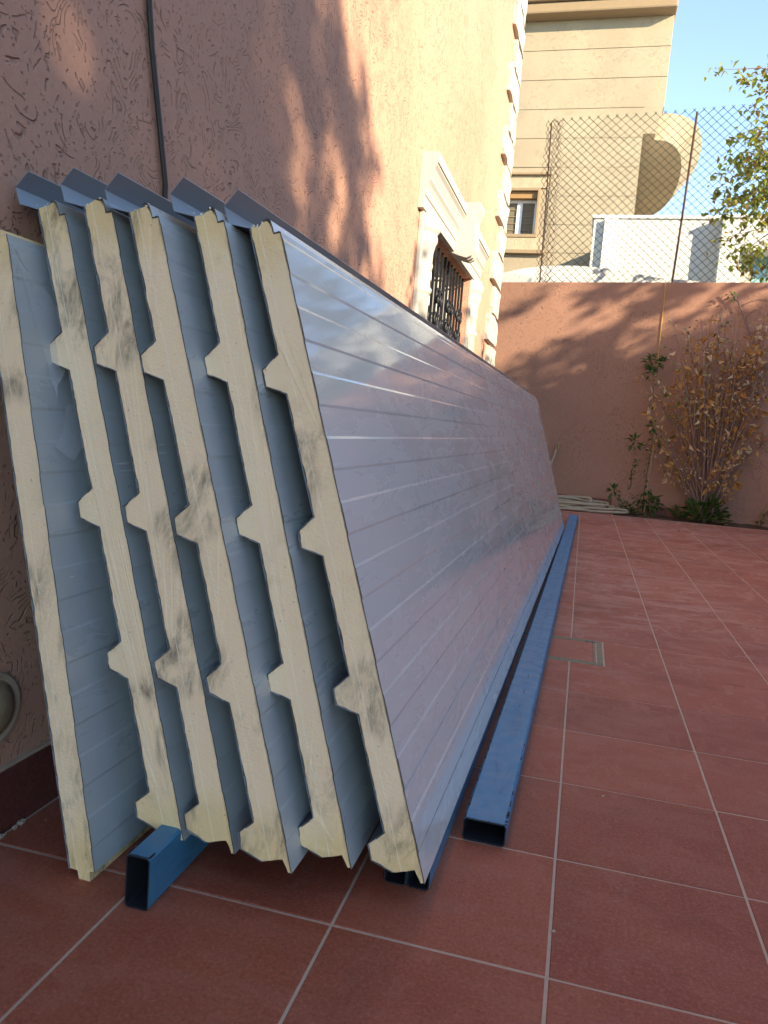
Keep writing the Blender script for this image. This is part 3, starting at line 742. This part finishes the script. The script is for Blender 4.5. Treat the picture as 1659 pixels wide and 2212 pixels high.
# coiled hose on the floor
w = MB(); pts = []; rnd = random.Random(11)
turns = 9; N = 48 * turns
for i in range(N + 1):
    q = i / N; k = q * turns; ang = k * 2 * math.pi
    kk = int(k); f_ = k - kk
    rs = random.Random(kk * 7 + 1); re_ = random.Random((kk + 1) * 7 + 1)
    def lerp(a_, b_): return a_ + (b_ - a_) * (f_ * f_ * (3 - 2 * f_))
    A = lerp(rs.uniform(.30, .57), re_.uniform(.30, .57)) * (1 - .03 * kk); Bq = lerp(rs.uniform(.10, .26), re_.uniform(.10, .26))
    cx = lerp(rs.uniform(-.12, -.04), re_.uniform(-.12, -.04)); cy = lerp(rs.uniform(7.92, 8.12), re_.uniform(7.92, 8.12))
    z = .013 + .0125 * kk * (.75 + .25 * math.sin(ang * .5 + kk)) + .008 * math.sin(ang * 1.5 + kk) + .012 * math.sin(ang) * min(1, kk / 3)
    pts.append((cx + A * math.cos(ang), cy + Bq * math.sin(ang), max(.012, z)))
w.tube(pts, .0125, 8); tag(w.build('garden_hose', M['hose'], None, True), 'long beige garden hose lying coiled on the tiles before the boundary wall', 'hose')

# ------------------------------------------------------------------ plants
def leaf(mb, p, d, up, L, wd, fold=.25, curl=0.):
    d = d.normalized(); sdv = d.cross(up); sdv = sdv.normalized() if sdv.length > 1e-5 else d.orthogonal().normalized(); nr = sdv.cross(d)
    a_ = p; b_ = p + d * L * .45; t_ = p + d * L - nr * curl * L
    mb.add([a_, b_ + sdv * wd / 2 + nr * fold * wd, t_, b_ - sdv * wd / 2 + nr * fold * wd, b_ - nr * curl * L * .3], [(0, 1, 4), (1, 2, 4), (0, 4, 3), (4, 2, 3)])
def rv(r=random): return Vector((r.gauss(0, 1), r.gauss(0, 1), r.gauss(0, 1))).normalized()
def stem_path(a_, b_, bow, n=10, wob=.02, seed=0):
    a_ = Vector(a_); b_ = Vector(b_); out = []
    for i in range(n + 1):
        q = i / n; p = a_.lerp(b_, q) + bow * (4 * q * (1 - q)); w3 = noise.noise_vector((q * 3 + seed, seed * 1.3, 0)) * wob * q
        out.append(p + w3)
    return out
# dry shrub
base = Vector((1.19, 8.10, .0)); sh = empty('dry_shrub', base); tag(sh, 'half dead shrub with many upright stems and curled brown leaves by the boundary wall', 'shrub')
rnd = random.Random(21); st = MB(); dl_ = MB(); og = MB(); gl = MB()
zsc = lambda x, y: ((2350 + x / 2.328) * .5486, (1150 + y / 2.328) * .5486)
tips = [(690, 290), (640, 480), (830, 320), (910, 380), (940, 240), (1070, 230), (1130, 180), (1170, 110), (1215, 160), (1280, 220), (1330, 320), (1390, 480), (1480, 110), (1500, 330), (1560, 170), (510, 600), (560, 760), (420, 780), (440, 940), (760, 520), (820, 640), (960, 650), (1000, 500), (1090, 560), (1160, 640), (1250, 450), (1310, 600), (1380, 740), (1470, 560), (1540, 420), (1600, 300), (1650, 520), (1700, 400), (1620, 760), (1720, 700), (1560, 900), (1650, 1050), (1700, 1250), (500, 1160), (560, 1480), (450, 1400), (1380, 1330), (1180, 1560), (690, 1000), (740, 900), (1040, 800), (930, 880), (1440, 1000), (1240, 880), (620, 1290), (1300, 1700)]
wood = []
for k, tpx in enumerate(tips):
    px, py = zsc(*tpx); Yt = 8.02 + rnd.uniform(-.22, .16); tip = atY(px, py, Yt)
    if k % 3 == 2 and wood and k < 36:
        cand = min(wood, key=lambda s_: (s_[-1].x - tip.x) ** 2 + .3 * (s_[-1].z - tip.z) ** 2); start = cand[4]
    else: start = base + Vector((rnd.uniform(-.06, .09), rnd.uniform(-.05, .05), rnd.uniform(0, .12)))
    out = (tip.x - start.x)
    path = stem_path(start, tip, Vector((.05 * -out + rnd.uniform(-.03, .03), 0, -abs(out) * .05 + rnd.uniform(-.01, .02))), 10, .05, k * 1.7)
    wood.append(path); r0 = rnd.uniform(.0075, .0135)
    st.tube(path, [r0 * (1 - .72 * i / 10) for i in range(11)], 5)
    n_ = rnd.randint(15, 30); green_tip = k in (15,) ; oliv = rnd.random() < .5
    for i in range(n_):
        q = 1 - rnd.random() ** 1.3 * .52; ii = min(9, int(q * 10)); p = path[ii].lerp(path[ii + 1], q * 10 - ii)
        sp_ = (.012 + .035 * rnd.random()); dv = rv(rnd); p = p + dv * sp_
        d_ = (dv + Vector((0, 0, -.7 if rnd.random() < .6 else .35))).normalized()
        sz = rnd.uniform(.045, .09) if q < .9 else rnd.uniform(.025, .05)
        tgt = gl if green_tip else (og if (q > .86 and oliv and rnd.random() < .75) else dl_)
        leaf(tgt, p, d_, rv(rnd), sz, sz * rnd.uniform(.4, .62), rnd.uniform(.15, .55), rnd.uniform(-.1, .5))
    for i in range(rnd.randint(2, 4)):          # side twigs
        q = rnd.uniform(.35, .85); p = path[int(q * 10)]; e = p + Vector((rnd.uniform(-.12, .12), rnd.uniform(-.1, .1), rnd.uniform(.05, .2)))
        st.tube(stem_path(p, e, Vector((0, 0, .01)), 4, .02, k + i), [.0032, .003, .0026, .002, .0016], 4)
        for j in range(7):
            f_ = rnd.uniform(.3, 1); sz = rnd.uniform(.025, .05); dv = rv(rnd); leaf(dl_, p.lerp(e, f_) + dv * .015, dv + Vector((0, 0, -.5)), rv(rnd), sz, sz * .5, .35, rnd.uniform(0, .5))
def reparent(mb, off): mb.v = [tuple(Vector(v) - off) for v in mb.v]; return mb
reparent(st, base).build('stems', M['bark'], sh, True)
tag(reparent(dl_, base).build('dry_foliage', M['dry'], sh), kind='stuff'); tag(reparent(og, base).build('withered_foliage', M['dryg'], sh), kind='stuff'); tag(reparent(gl, base).build('green_tuft', M['vine'], sh), kind='stuff')
# green undergrowth at the foot of the shrub
def bushlet(name, c, rx, ry, rz, n, lab, cat, mat, lsz, seed, stems=None):
    c = Vector(c); rn = random.Random(seed); e = empty(name, c); tag(e, lab, cat); mb = MB(); sm = MB()
    for i in range(n):
        dv = rv(rn); dv.z = abs(dv.z); f_ = rn.random() ** .5; p = Vector((dv.x * rx * f_, dv.y * ry * f_, dv.z * rz * f_ + .01))
        sz = rn.uniform(*lsz); leaf(mb, p, dv + Vector((0, 0, -.15 + .6 * rn.random())), Vector((0, 0, 1)) + rv(rn) * .6, sz, sz * .55, .2, rn.uniform(0, .35))
        if i % 9 == 0: sm.tube([(0, 0, 0), p * .55 + Vector((0, 0, .015)), p], [.003, .0025, .0015], 4)
    sm.build('stems', M['stem_green'], e); tag(mb.build('foliage', mat, e), kind='stuff'); return e
bushlet('green_plant', (1.20, 8.02, 0), .2, .14, .24, 190, 'low dark green leafy plant at the foot of the dry shrub', 'plant', M['green'], (.05, .10), 5)
bushlet('green_plant', (.97, 8.10, 0), .10, .08, .13, 60, 'sparse small green weed between the hose and the dry shrub stems', 'plant', M['green'], (.03, .06), 6)
bushlet('green_plant', (.50, 8.13, 0), .14, .08, .10, 120, 'dense low green weed growing right beside the hose coil', 'plant', M['green'], (.025, .05), 7)
bushlet('green_plant', (1.72, 8.1, 0), .09, .07, .16, 40, 'small thin weed in the soil at the open end of the boundary wall', 'plant', M['dryg'], (.03, .05), 8)
# climbing plant with a dry cane, left of the shrub
cb = Vector((.60, 8.14, 0)); cl = empty('climbing_plant', cb); tag(cl, 'slender green climbing plant on a dry cane left of the shrub', 'plant')
rn = random.Random(31); mb = MB(); sm = MB(); cn = MB()
def cz(x, y, Y=8.2): return atY(*zsc(x, y), Y) - cb
cn.tube([cz(432, 2030), cz(470, 1750), cz(520, 1400), cz(560, 1150)], .006, 5); cn.build('cane', M['cane'], cl)
lines = [[(420, 2040), (430, 1850), (460, 1650), (500, 1420), (525, 1220), (520, 1000), (515, 760), (510, 640)], [(460, 2030), (480, 1900), (500, 1820)], [(240, 1960), (210, 1880), (160, 1820)], [(310, 1790), (320, 1640), (340, 1590), (385, 1560)], [(520, 1390), (560, 1380), (600, 1350)], [(500, 1430), (420, 1400), (360, 1380)], [(430, 1950), (380, 1900), (300, 1840)]]
for ln in lines:
    pts = [cz(*q, 8.2 + rn.uniform(-.02, .02)) for q in ln]; sm.tube(pts, [.005 - .0032 * i / (len(pts) - 1) for i in range(len(pts))], 5)
    for a_, b_ in zip(pts, pts[1:]):
        for i in range(7):
            dv = rv(rn); sz = rn.uniform(.025, .055); leaf(mb, a_.lerp(b_, rn.random()) + dv * .015, dv + Vector((0, 0, -.1)), Vector((0, 0, 1)) + rv(rn) * .5, sz, sz * .6, .2, .2)
for q, n_, r_ in (((510, 640), 34, .06), ((490, 740), 16, .05), ((490, 1930), 40, .09), ((500, 1960), 30, .1), ((150, 1820), 16, .045), ((350, 1375), 16, .045), ((525, 1235), 14, .045), ((610, 640), 10, .03)):
    c_ = cz(*q)
    for i in range(n_):
        dv = rv(rn); sz = rn.uniform(.04, .085); leaf(mb, c_ + dv * r_ * rn.random() ** .6, dv + Vector((0, -.2, .1)), Vector((0, 0, 1)) + rv(rn) * .5, sz, sz * .55, .2, .25)
sm.build('stems', M['stem_green'], cl, True); tag(mb.build('foliage', M['green'], cl), kind='stuff')
# bare trailing stem hanging over the wall at the right
ts = empty('trailing_stem', (1.2, 8.25, 2.3)); tag(ts, 'bare brown vine stem trailing down over the boundary wall from the fence', 'vine'); to = Vector((1.2, 8.25, 2.3))
sm = MB()
for ln, r_ in (([(1225, -6), (1300, 100), (1360, 250), (1400, 380), (1450, 470), (1530, 500), (1600, 640)], .007), ([(1320, 130), (1400, 90), (1500, 60), (1600, 90)], .003), ([(1370, 240), (1430, 170), (1480, 150)], .003), ([(1400, 380), (1480, 350), (1560, 400)], .003)):
    sm.tube([atY(*zsc(*q), 8.26) - to for q in ln], r_, 5)
sm.build('stem', M['bark'], ts, True)
mb = MB(); rn = random.Random(8)
for i in range(12):
    q = atY(*zsc(1225 + rn.uniform(-20, 60), 20 + rn.uniform(-20, 60)), 8.25) - to; leaf(mb, q, rv(rn), rv(rn), .04, .022, .3, .2)
tag(mb.build('foliage', M['green'], ts), kind='stuff')

# trees: trunk, limbs and a crown of leaves in drooping clumps
def tree(name, c, trunk, blobs, n, lsz, mat, label, seed, group=None, clump=26, spread=.16):
    c = Vector(c); rn = random.Random(seed); e = empty(name, c); tag(e, label, 'tree', group); wd = MB(); lf = MB()
    tv = [Vector(q) for q in trunk]; wd.tube(tv, [.07 - .04 * i / (len(tv) - 1) for i in range(len(tv))], 8)
    tot = sum(b[3] * b[4] * b[5] for b in blobs)
    for bx, by, bz, rx, ry, rz in blobs:
        b_ = Vector((bx, by, bz)); s0 = tv[-1] if rn.random() < .6 else tv[-2]
        wd.tube(stem_path(s0, b_, Vector((0, 0, .1)), 6, .12, rn.random() * 9), [.028, .024, .02, .017, .013, .01, .007], 5)
        m_ = int(n * rx * ry * rz / tot / clump) + 1
        for i in range(m_):
            dv = rv(rn); f_ = rn.random() ** .45; cc = b_ + Vector((dv.x * rx, dv.y * ry, dv.z * rz)) * f_
            if rn.random() < .5: wd.tube(stem_path(b_.lerp(cc, .2), cc, Vector((0, 0, .05)), 3, .05, i), [.006, .005, .004, .003], 4)
            ax = (dv + Vector((0, 0, -.4))).normalized()
            for j in range(clump):
                p = cc + ax * rn.uniform(-.5, 1) * spread * 1.5 + rv(rn) * rn.random() * spread * .75; sz = rn.uniform(*lsz)
                leaf(lf, p, rv(rn) + Vector((0, 0, -.5)), Vector((0, 0, 1)) + rv(rn) * .7, sz, sz * .55, .15, .2)
    wd.build('trunk', M['bark'], e, True); tag(lf.build('crown', mat, e), kind='stuff'); return e
# tree behind the fence: its thin outer sprays reach into view
tc = Vector((2.35, 9.75, 0)); rn = random.Random(5)
tr_ = empty('yard_tree', tc); tag(tr_, 'yellow green leafy tree behind the chain link fence', 'tree'); wd = MB(); lf = MB()
trunk = [(0, 0, 0), (.03, 0, 1.2), (-.05, 0, 2.4), (-.1, 0, 3.2), (-.1, 0, 4.0), (-.15, 0, 5.0)]
wd.tube(trunk, [.075, .065, .055, .045, .03, .012], 8)
sprays = [(1545, 155, 12), (1600, 175, 22), (1659, 155, 34), (1640, 200, 30), (1620, 250, 12), (1659, 265, 30), (1580, 300, 20), (1630, 310, 40), (1600, 340, 40), (1659, 330, 40), (1560, 385, 30), (1600, 380, 50), (1650, 390, 50), (1545, 420, 30), (1590, 430, 50), (1640, 440, 50), (1530, 460, 16), (1600, 470, 30), (1650, 480, 40), (1560, 470, 20), (1552, 520, 22), (1600, 520, 14), (1640, 530, 24), (1570, 555, 14), (1610, 560, 20), (1656, 580, 24), (1585, 590, 14), (1630, 600, 14), (1570, 440, 30), (1620, 350, 40), (1648, 420, 40)]
for i in range(60): sprays.append((1690 + rn.random() ** 1 * 420, 120 + rn.random() * 520, 40))
for sx, sy, n_ in sprays:
    e_ = atY(sx, sy, 9.75 + rn.uniform(-.45, .45)) - tc
    s0 = Vector(trunk[3]).lerp(Vector(trunk[5]), min(1, max(0, (e_.z - 3.0) / 2.2))) if e_.z > 3 else Vector(trunk[3])
    pth = stem_path(s0, e_, Vector((0, 0, .12)), 8, .12, rn.random() * 50)
    wd.tube(pth, [.012 - .0105 * q / 8 for q in range(9)], 4)
    for i in range(int(n_ * 1.6)):
        q = 1 - rn.random() ** 2 * .3; ii = min(7, int(q * 8)); p = pth[ii].lerp(pth[ii + 1], q * 8 - ii) + rv(rn) * rn.random() * .14
        sz = rn.uniform(.05, .10); leaf(lf, p, rv(rn) + Vector((0, 0, -.5)), Vector((0, 0, 1)) + rv(rn) * .6, sz, sz * .6, .18, .2)
wd.build('trunk', M['bark'], tr_, True); tag(lf.build('crown', M['vine'], tr_), kind='stuff')
# trees along the open side, out of the picture, that shade the yard
tree('shade_tree', (8.6, -5.6, 0), [(0, 0, 0), (0, 0, 2.0), (.05, 0, 4.0), (.05, .05, 5.4)],
     [(0, 0, 5.6, 1.0, 1.2, .8), (0, 1.0, 6.0, .9, .9, .7), (0, -1.2, 6.0, 1, 1.2, .9), (0, .2, 6.9, 1, 1.2, .8), (0, 1.9, 5.35, .6, .6, .5), (0, -2.4, 5.6, .9, 1, .8), (0, .9, 7.3, .8, .8, .6), (.1, 1.7, 6.3, .5, .5, .5), (0, 2.5, 5.0, .45, .5, .35), (0, -.8, 7.7, .8, 1, .6), (0, .5, 5.0, .8, 1.0, .6)], 19500, (.08, .15), M['shade_leaf'], 'tall olive green tree beyond the side wall of the yard', 1, 'trees along the side wall', 26, .2)
tree('shade_tree', (6.0, 4.6, 0), [(0, 0, 0), (0, 0, 1.5), (.05, 0, 2.8), (.05, .05, 3.6)],
     [(0, 0, 4.3, .5, .7, .4), (0, .8, 4.7, .5, .6, .4), (0, -.8, 4.2, .5, .6, .4), (0, .2, 5.1, .4, .6, .3), (0, 1.4, 4.2, .5, .6, .4), (0, -1.6, 4.0, .5, .6, .4)], 3000, (.08, .14), M['shade_leaf'], 'smaller olive green tree beyond the side wall near the back of the yard', 2, 'trees along the side wall')
tree('shade_tree', (3.4, 2.0, 0), [(0, 0, 0), (0, 0, 1.2), (.05, 0, 2.0), (.05, .05, 2.4)],
     [(0, -1.2, 2.9, .4, .6, .38), (0, -.3, 2.8, .4, .6, .35), (0, .7, 2.85, .4, .6, .32), (0, 1.6, 2.8, .4, .6, .35), (0, 2.6, 2.75, .4, .6, .35)], 2600, (.06, .11), M['shade_leaf'], 'low spreading olive green tree by the middle of the side wall', 3, 'trees along the side wall')
# villa added out of view across the side wall to block the sun
nv = empty('shade_blocker_villa', (12, -5, 0)); tag(nv, 'two storey cream villa added out of view to shade the yard', 'house')
w = MB(); w.box((0, -9, -.05), (8, 6.5, 6.45)); w.build('wall', M['plaster_beige'], nv)
w = MB(); w.box((-.25, -9.25, 6.45), (8.25, 6.75, 6.72)); w.build('cornice', M['beige'], nv, False, .05)
for k in range(4):
    w = MB(); w.box((-.02, -7 + k * 3.4, 3.9), (.0, -5.8 + k * 3.4, 5.3)); w.build('window', M['glass'], nv)

# ------------------------------------------------------------------ beige villa beyond the fence
YF = 15.0
FV = empty('beige_villa', (0, YF, 0)); tag(FV, 'tall beige villa with banded plaster, moulded cornice and a round balcony', 'house')
def fb(mb, name, mat, parent=None, bevel=0, smooth=False):
    mb.v = [(x, y - YF, z) for x, y, z in mb.v]; return mb.build(name, mat, parent or FV, smooth, bevel)
XR = atY(1441, 180, YF).x; XC = .43; ZC = 8.15; ZB = atY(1388, 288, YF).z; ZBT = atY(1440, 229, YF).z
WX0, WX1 = -1.92, atY(1160, 440, YF).x; WZ0, WZ1 = atY(1160, 507, YF).z, atY(1160, 413, YF).z
w = MB(); w.box((-9, YF, -.05), (WX0 - .55, YF + 7, ZC)); 
w.box((WX0 - .55, YF, -.05), (WX1, YF + .3, WZ0)); w.box((WX0 - .55, YF, WZ1), (WX1, YF + .3, ZC)); w.box((WX1, YF, -.05), (XC, YF + 7, ZBT - .02)); w.box((WX1, YF, ZBT - .02), (XR, YF + 7, ZC))
w.box((WX0 - .55, YF + .3, -.05), (WX1, YF + 7, WZ0)); w.box((WX0 - .55, YF + .3, WZ1), (WX1, YF + 7, ZC))
fb(w, 'wall', M['plaster_beige'])
# plaster bands separated by recessed joints
gz_ = []
for py in (152, 205, 258, 312, 366):
    pass
zz = ZC - .35; bands = []
bh = (ZC - ZBT) / round((ZC - ZBT) / .46); z1 = ZC - .02
while z1 > .3:
    z0 = max(.0, z1 - bh + .007)
    xr = XR if z0 >= ZBT - .05 else XC
    segs = [(-8.98, xr - .004)]
    if z0 < WZ1 + .32 and z1 > WZ0 - .38: segs = [(-8.98, WX0 - .75), (WX1 + .2, xr - .004)]
    for a_, b_ in segs:
        w = MB(); w.box((a_, YF - .015, z0), (b_, YF - .001, z1)); fb(w, 'plaster_band', M['plaster_beige'], bevel=.006)
    z1 -= bh
# cornice: stacked mouldings running round the corner
for pr_, z0, z1_ in ((.30, ZC - .02, ZC + .16), (.36, ZC + .165, ZC + .22), (.44, ZC + .225, ZC + .36), (.52, ZC + .365, ZC + .43), (.66, ZC + .435, ZC + .85)):
    w = MB(); w.box((-9.2, YF - pr_, z0), (XR + pr_ * .08, YF + 7, z1_)); fb(w, 'cornice', M['beige'], bevel=.03)
# round balcony on the corner
w = MB(); pl = [(XC - .02, YF + .02), (XC - .02, YF - .0145), (XC + .30, YF - .0145), (XC + .30, YF + .25)]
b1 = atY(1491, 400, YF + 2.7)
for i in range(25):
    q = -math.pi / 2 + math.pi * i / 24; pl.append((XC + .28 + .96 * abs(math.cos(q)) ** .8, YF + 2.95 + 2.65 * math.copysign(abs(math.sin(q)) ** .9, math.sin(q))))
pl.append((XC - .02, YF + 5.6))
w.prism(pl, lambda p: (XC + (p[0] - XC) * .72, YF + .03 + (p[1] - YF) * .97, ZB), lambda p: (p[0], p[1], ZBT)); bal = fb(w, 'balcony', M['plaster_beige'])
for k in (6, 12, 18):
    q0, q1 = pl[4 + k], pl[5 + k]
    w = MB(); w.tube([(XC + (q0[0] - XC) * .72 + .004, YF + .03 + (q0[1] - YF) * .97, ZB + .01), (q0[0] + .006, q0[1], ZBT - .005)], .012, 4); fb(w, 'balcony_joint', M['beige'], bal)
# window with rock faced surround
wn = empty('window', (0, 0, 0), 0, FV)
def wb(a_, b_, name, mat, bevel=0): w = MB(); w.box(a_, b_); return fb(w, name, mat, wn, bevel)
wb((WX0 - .55, YF - .03, WZ1 + .05), (WX1 + .18, YF + .0, WZ1 + .27), 'rock_face_band', M['rockface']); wb((WX0 - .55, YF - .03, WZ0 - .29), (WX1 + .18, YF + .0, WZ0 - .06), 'rock_face_band', M['rockface'])
wb((WX0 - .6, YF - .09, WZ1 + .27), (WX1 + .22, YF, WZ1 + .31), 'drip_mould', M['beige'], .01); wb((WX0 - .6, YF - .10, WZ0 - .36), (WX1 + .22, YF, WZ0 - .29), 'sill', M['beige'], .01)
wb((WX0 - .5, YF - .05, WZ0 - .06), (WX1 + .05, YF + .1, WZ0), 'ledge', M['beige'], .008); wb((WX1, YF - .05, WZ0), (WX1 + .05, YF + .02, WZ1 + .05), 'jamb', M['beige'], .006); wb((WX0 - .5, YF - .05, WZ1), (WX1, YF + .02, WZ1 + .05), 'head', M['beige'], .006)
wb((WX0 - .5, YF + .02, WZ1 - .12), (WX1, YF + .26, WZ1 - .001), 'reveal', M['brown'])
fy0, fy1 = YF + .16, YF + .22; WT = WZ1 - .12; xm = (WX0 - .2 + WX1) / 2 + .08
for a_, b_ in (((WX0 - .5, WT - .05), (WX1 - .002, WT)), ((WX1 - .05, WZ0), (WX1 - .002, WT - .05)), ((xm - .05, WZ0), (xm + .05, WT - .05)), ((WX0 - .5, WZ0), (WX0 - .45, WT - .05))):
    wb((a_[0], fy0, a_[1]), (b_[0], fy1, b_[1]), 'frame', M['frame'])
for a_, b_ in ((WX0 - .45, xm - .05), (xm + .05, WX1 - .05)):
    wb((a_, fy0 + .03, WZ0), (b_, fy0 + .04, WT - .05), 'pane', M['glass_far'])
    nb = 3
    for k in range(1, nb):
        x = a_ + (b_ - a_) * k / nb; wb((x - .006, fy0 + .02, WZ0), (x + .006, fy0 + .029, WT - .05), 'glazing_bar', M['beige'])
    for k in range(1, 5):
        z = WZ0 + (WT - .05 - WZ0) * k / 5; wb((a_, fy0 + .012, z - .006), (b_, fy0 + .019, z + .006), 'glazing_bar', M['beige'])

# ------------------------------------------------------------------ white buildings behind the wall
WB = empty('white_house', (1, 11.5, 0)); tag(WB, 'low white flat roofed house with a teal glass opening behind the fence', 'house'); wo = Vector((1, 11.5, 0))
def ww(a_, b_, name, mat, bevel=0):
    w = MB(); w.box(Vector(a_) - wo, Vector(b_) - wo); return w.build(name, mat, WB, False, bevel)
YA, YB = 12.6, 12.36
xl = atY(1281, 500, YA).x; xl2 = atY(1300, 500, YA - .06).x; xr = atY(1517, 500, YA).x; zt = atY(1400, 473, YA).z
ww((xl, YA, -.05), (xr + .6, YA + 4, zt), 'wall', M['whitewall']); ww((xl + .16, YA - .08, -.05), (xl + .34, YA - .001, zt - .02), 'pilaster', M['white'])
xb_ = atY(1560, 500, YB).x; zt2 = atY(1600, 471, YB).z
dx0 = atY(1594, 580, YB).x; dx1 = dx0 + 1.5; dz1 = atY(1640, 540, YB).z
ww((xb_, YB, -.05), (dx0, YB + 3, zt2), 'wall', M['whitewall']); ww((dx0, YB, dz1), (7.5, YB + 3, zt2), 'wall', M['whitewall']); ww((dx1, YB, -.05), (7.5, YB + 3, dz1), 'wall', M['whitewall'])
ww((dx0 + .001, YB + .35, -.05), (dx0 + .25, YB + .6, dz1 - .001), 'door_jamb', M['stone']); ww((dx0 + .25, YB + .45, -.05), (dx1, YB + .5, dz1 - .001), 'glass_panel', M['teal'])
ww((xl - .03, YA - .03, zt), (xr + .6, YA + 4, zt + .05), 'coping', M['white'], .01); ww((xb_ - .03, YB - .03, zt2), (7.5, YB + 3, zt2 + .05), 'coping', M['white'], .01)
# low white wall with a swept top
lw = MB(); YL = 10.2; pl = [(-6, 0)]
pts = [atY(*q, YL) for q in ((1040, 600), (1085, 590), (1130, 580), (1180, 574), (1240, 574), (1300, 578), (1360, 588), (1420, 600))]
pl = [(-5, -.05), (-5, pts[0].z - .2)] + [(p.x, p.z) for p in pts] + [(2.5, pts[-1].z - .1), (2.5, -.05)]
lw.prism(pl, lambda p: (p[0], YL, p[1]), lambda p: (p[0], YL + .18, p[1]))
tag(lw.build('garden_wall', M['whitewall']), 'low white garden wall with a gently swept top behind the fence', 'wall')

# ------------------------------------------------------------------ small litter on the paving
rn = random.Random(17)
for k, (px, py, r_) in enumerate([(1465, 1131, .012), (1497, 1135, .016), (1430, 1137, .007), (1545, 1137, .008), (1360, 1122, .012), (1303, 1740 - 20, .004), (1195, 2012, .004)]):
    p = atZ(px, py); w = MB(); w.lathe((0, 0, 0), [(0, 0), (r_, 0), (r_ * 1.05, r_ * .35), (r_ * .6, r_ * .7), (0, r_ * .75)], 7)
    o_ = w.build('plaster_chip', M['pebble']); o_.location = p; o_.rotation_euler = (0, 0, rn.random() * 6); o_.scale = (1, .6, .7)
    tag(o_, 'small pale chip of plaster lying loose on the red floor tiles', 'chip', 'plaster chips on the paving')
for k in range(5):
    p = atZ(rn.uniform(1380, 1640), rn.uniform(1130, 1150)); w = MB(); leaf(w, Vector((0, 0, .002)), Vector((1, .2, .1)), Vector((0, 0, 1)), .045, .024, .3, .3)
    o_ = w.build('fallen_leaf', M['dry']); o_.location = p; o_.rotation_euler = (0, 0, rn.random() * 6)
    tag(o_, 'dry brown leaf fallen on the tiles near the soil bed', 'leaf', 'fallen leaves on the paving')
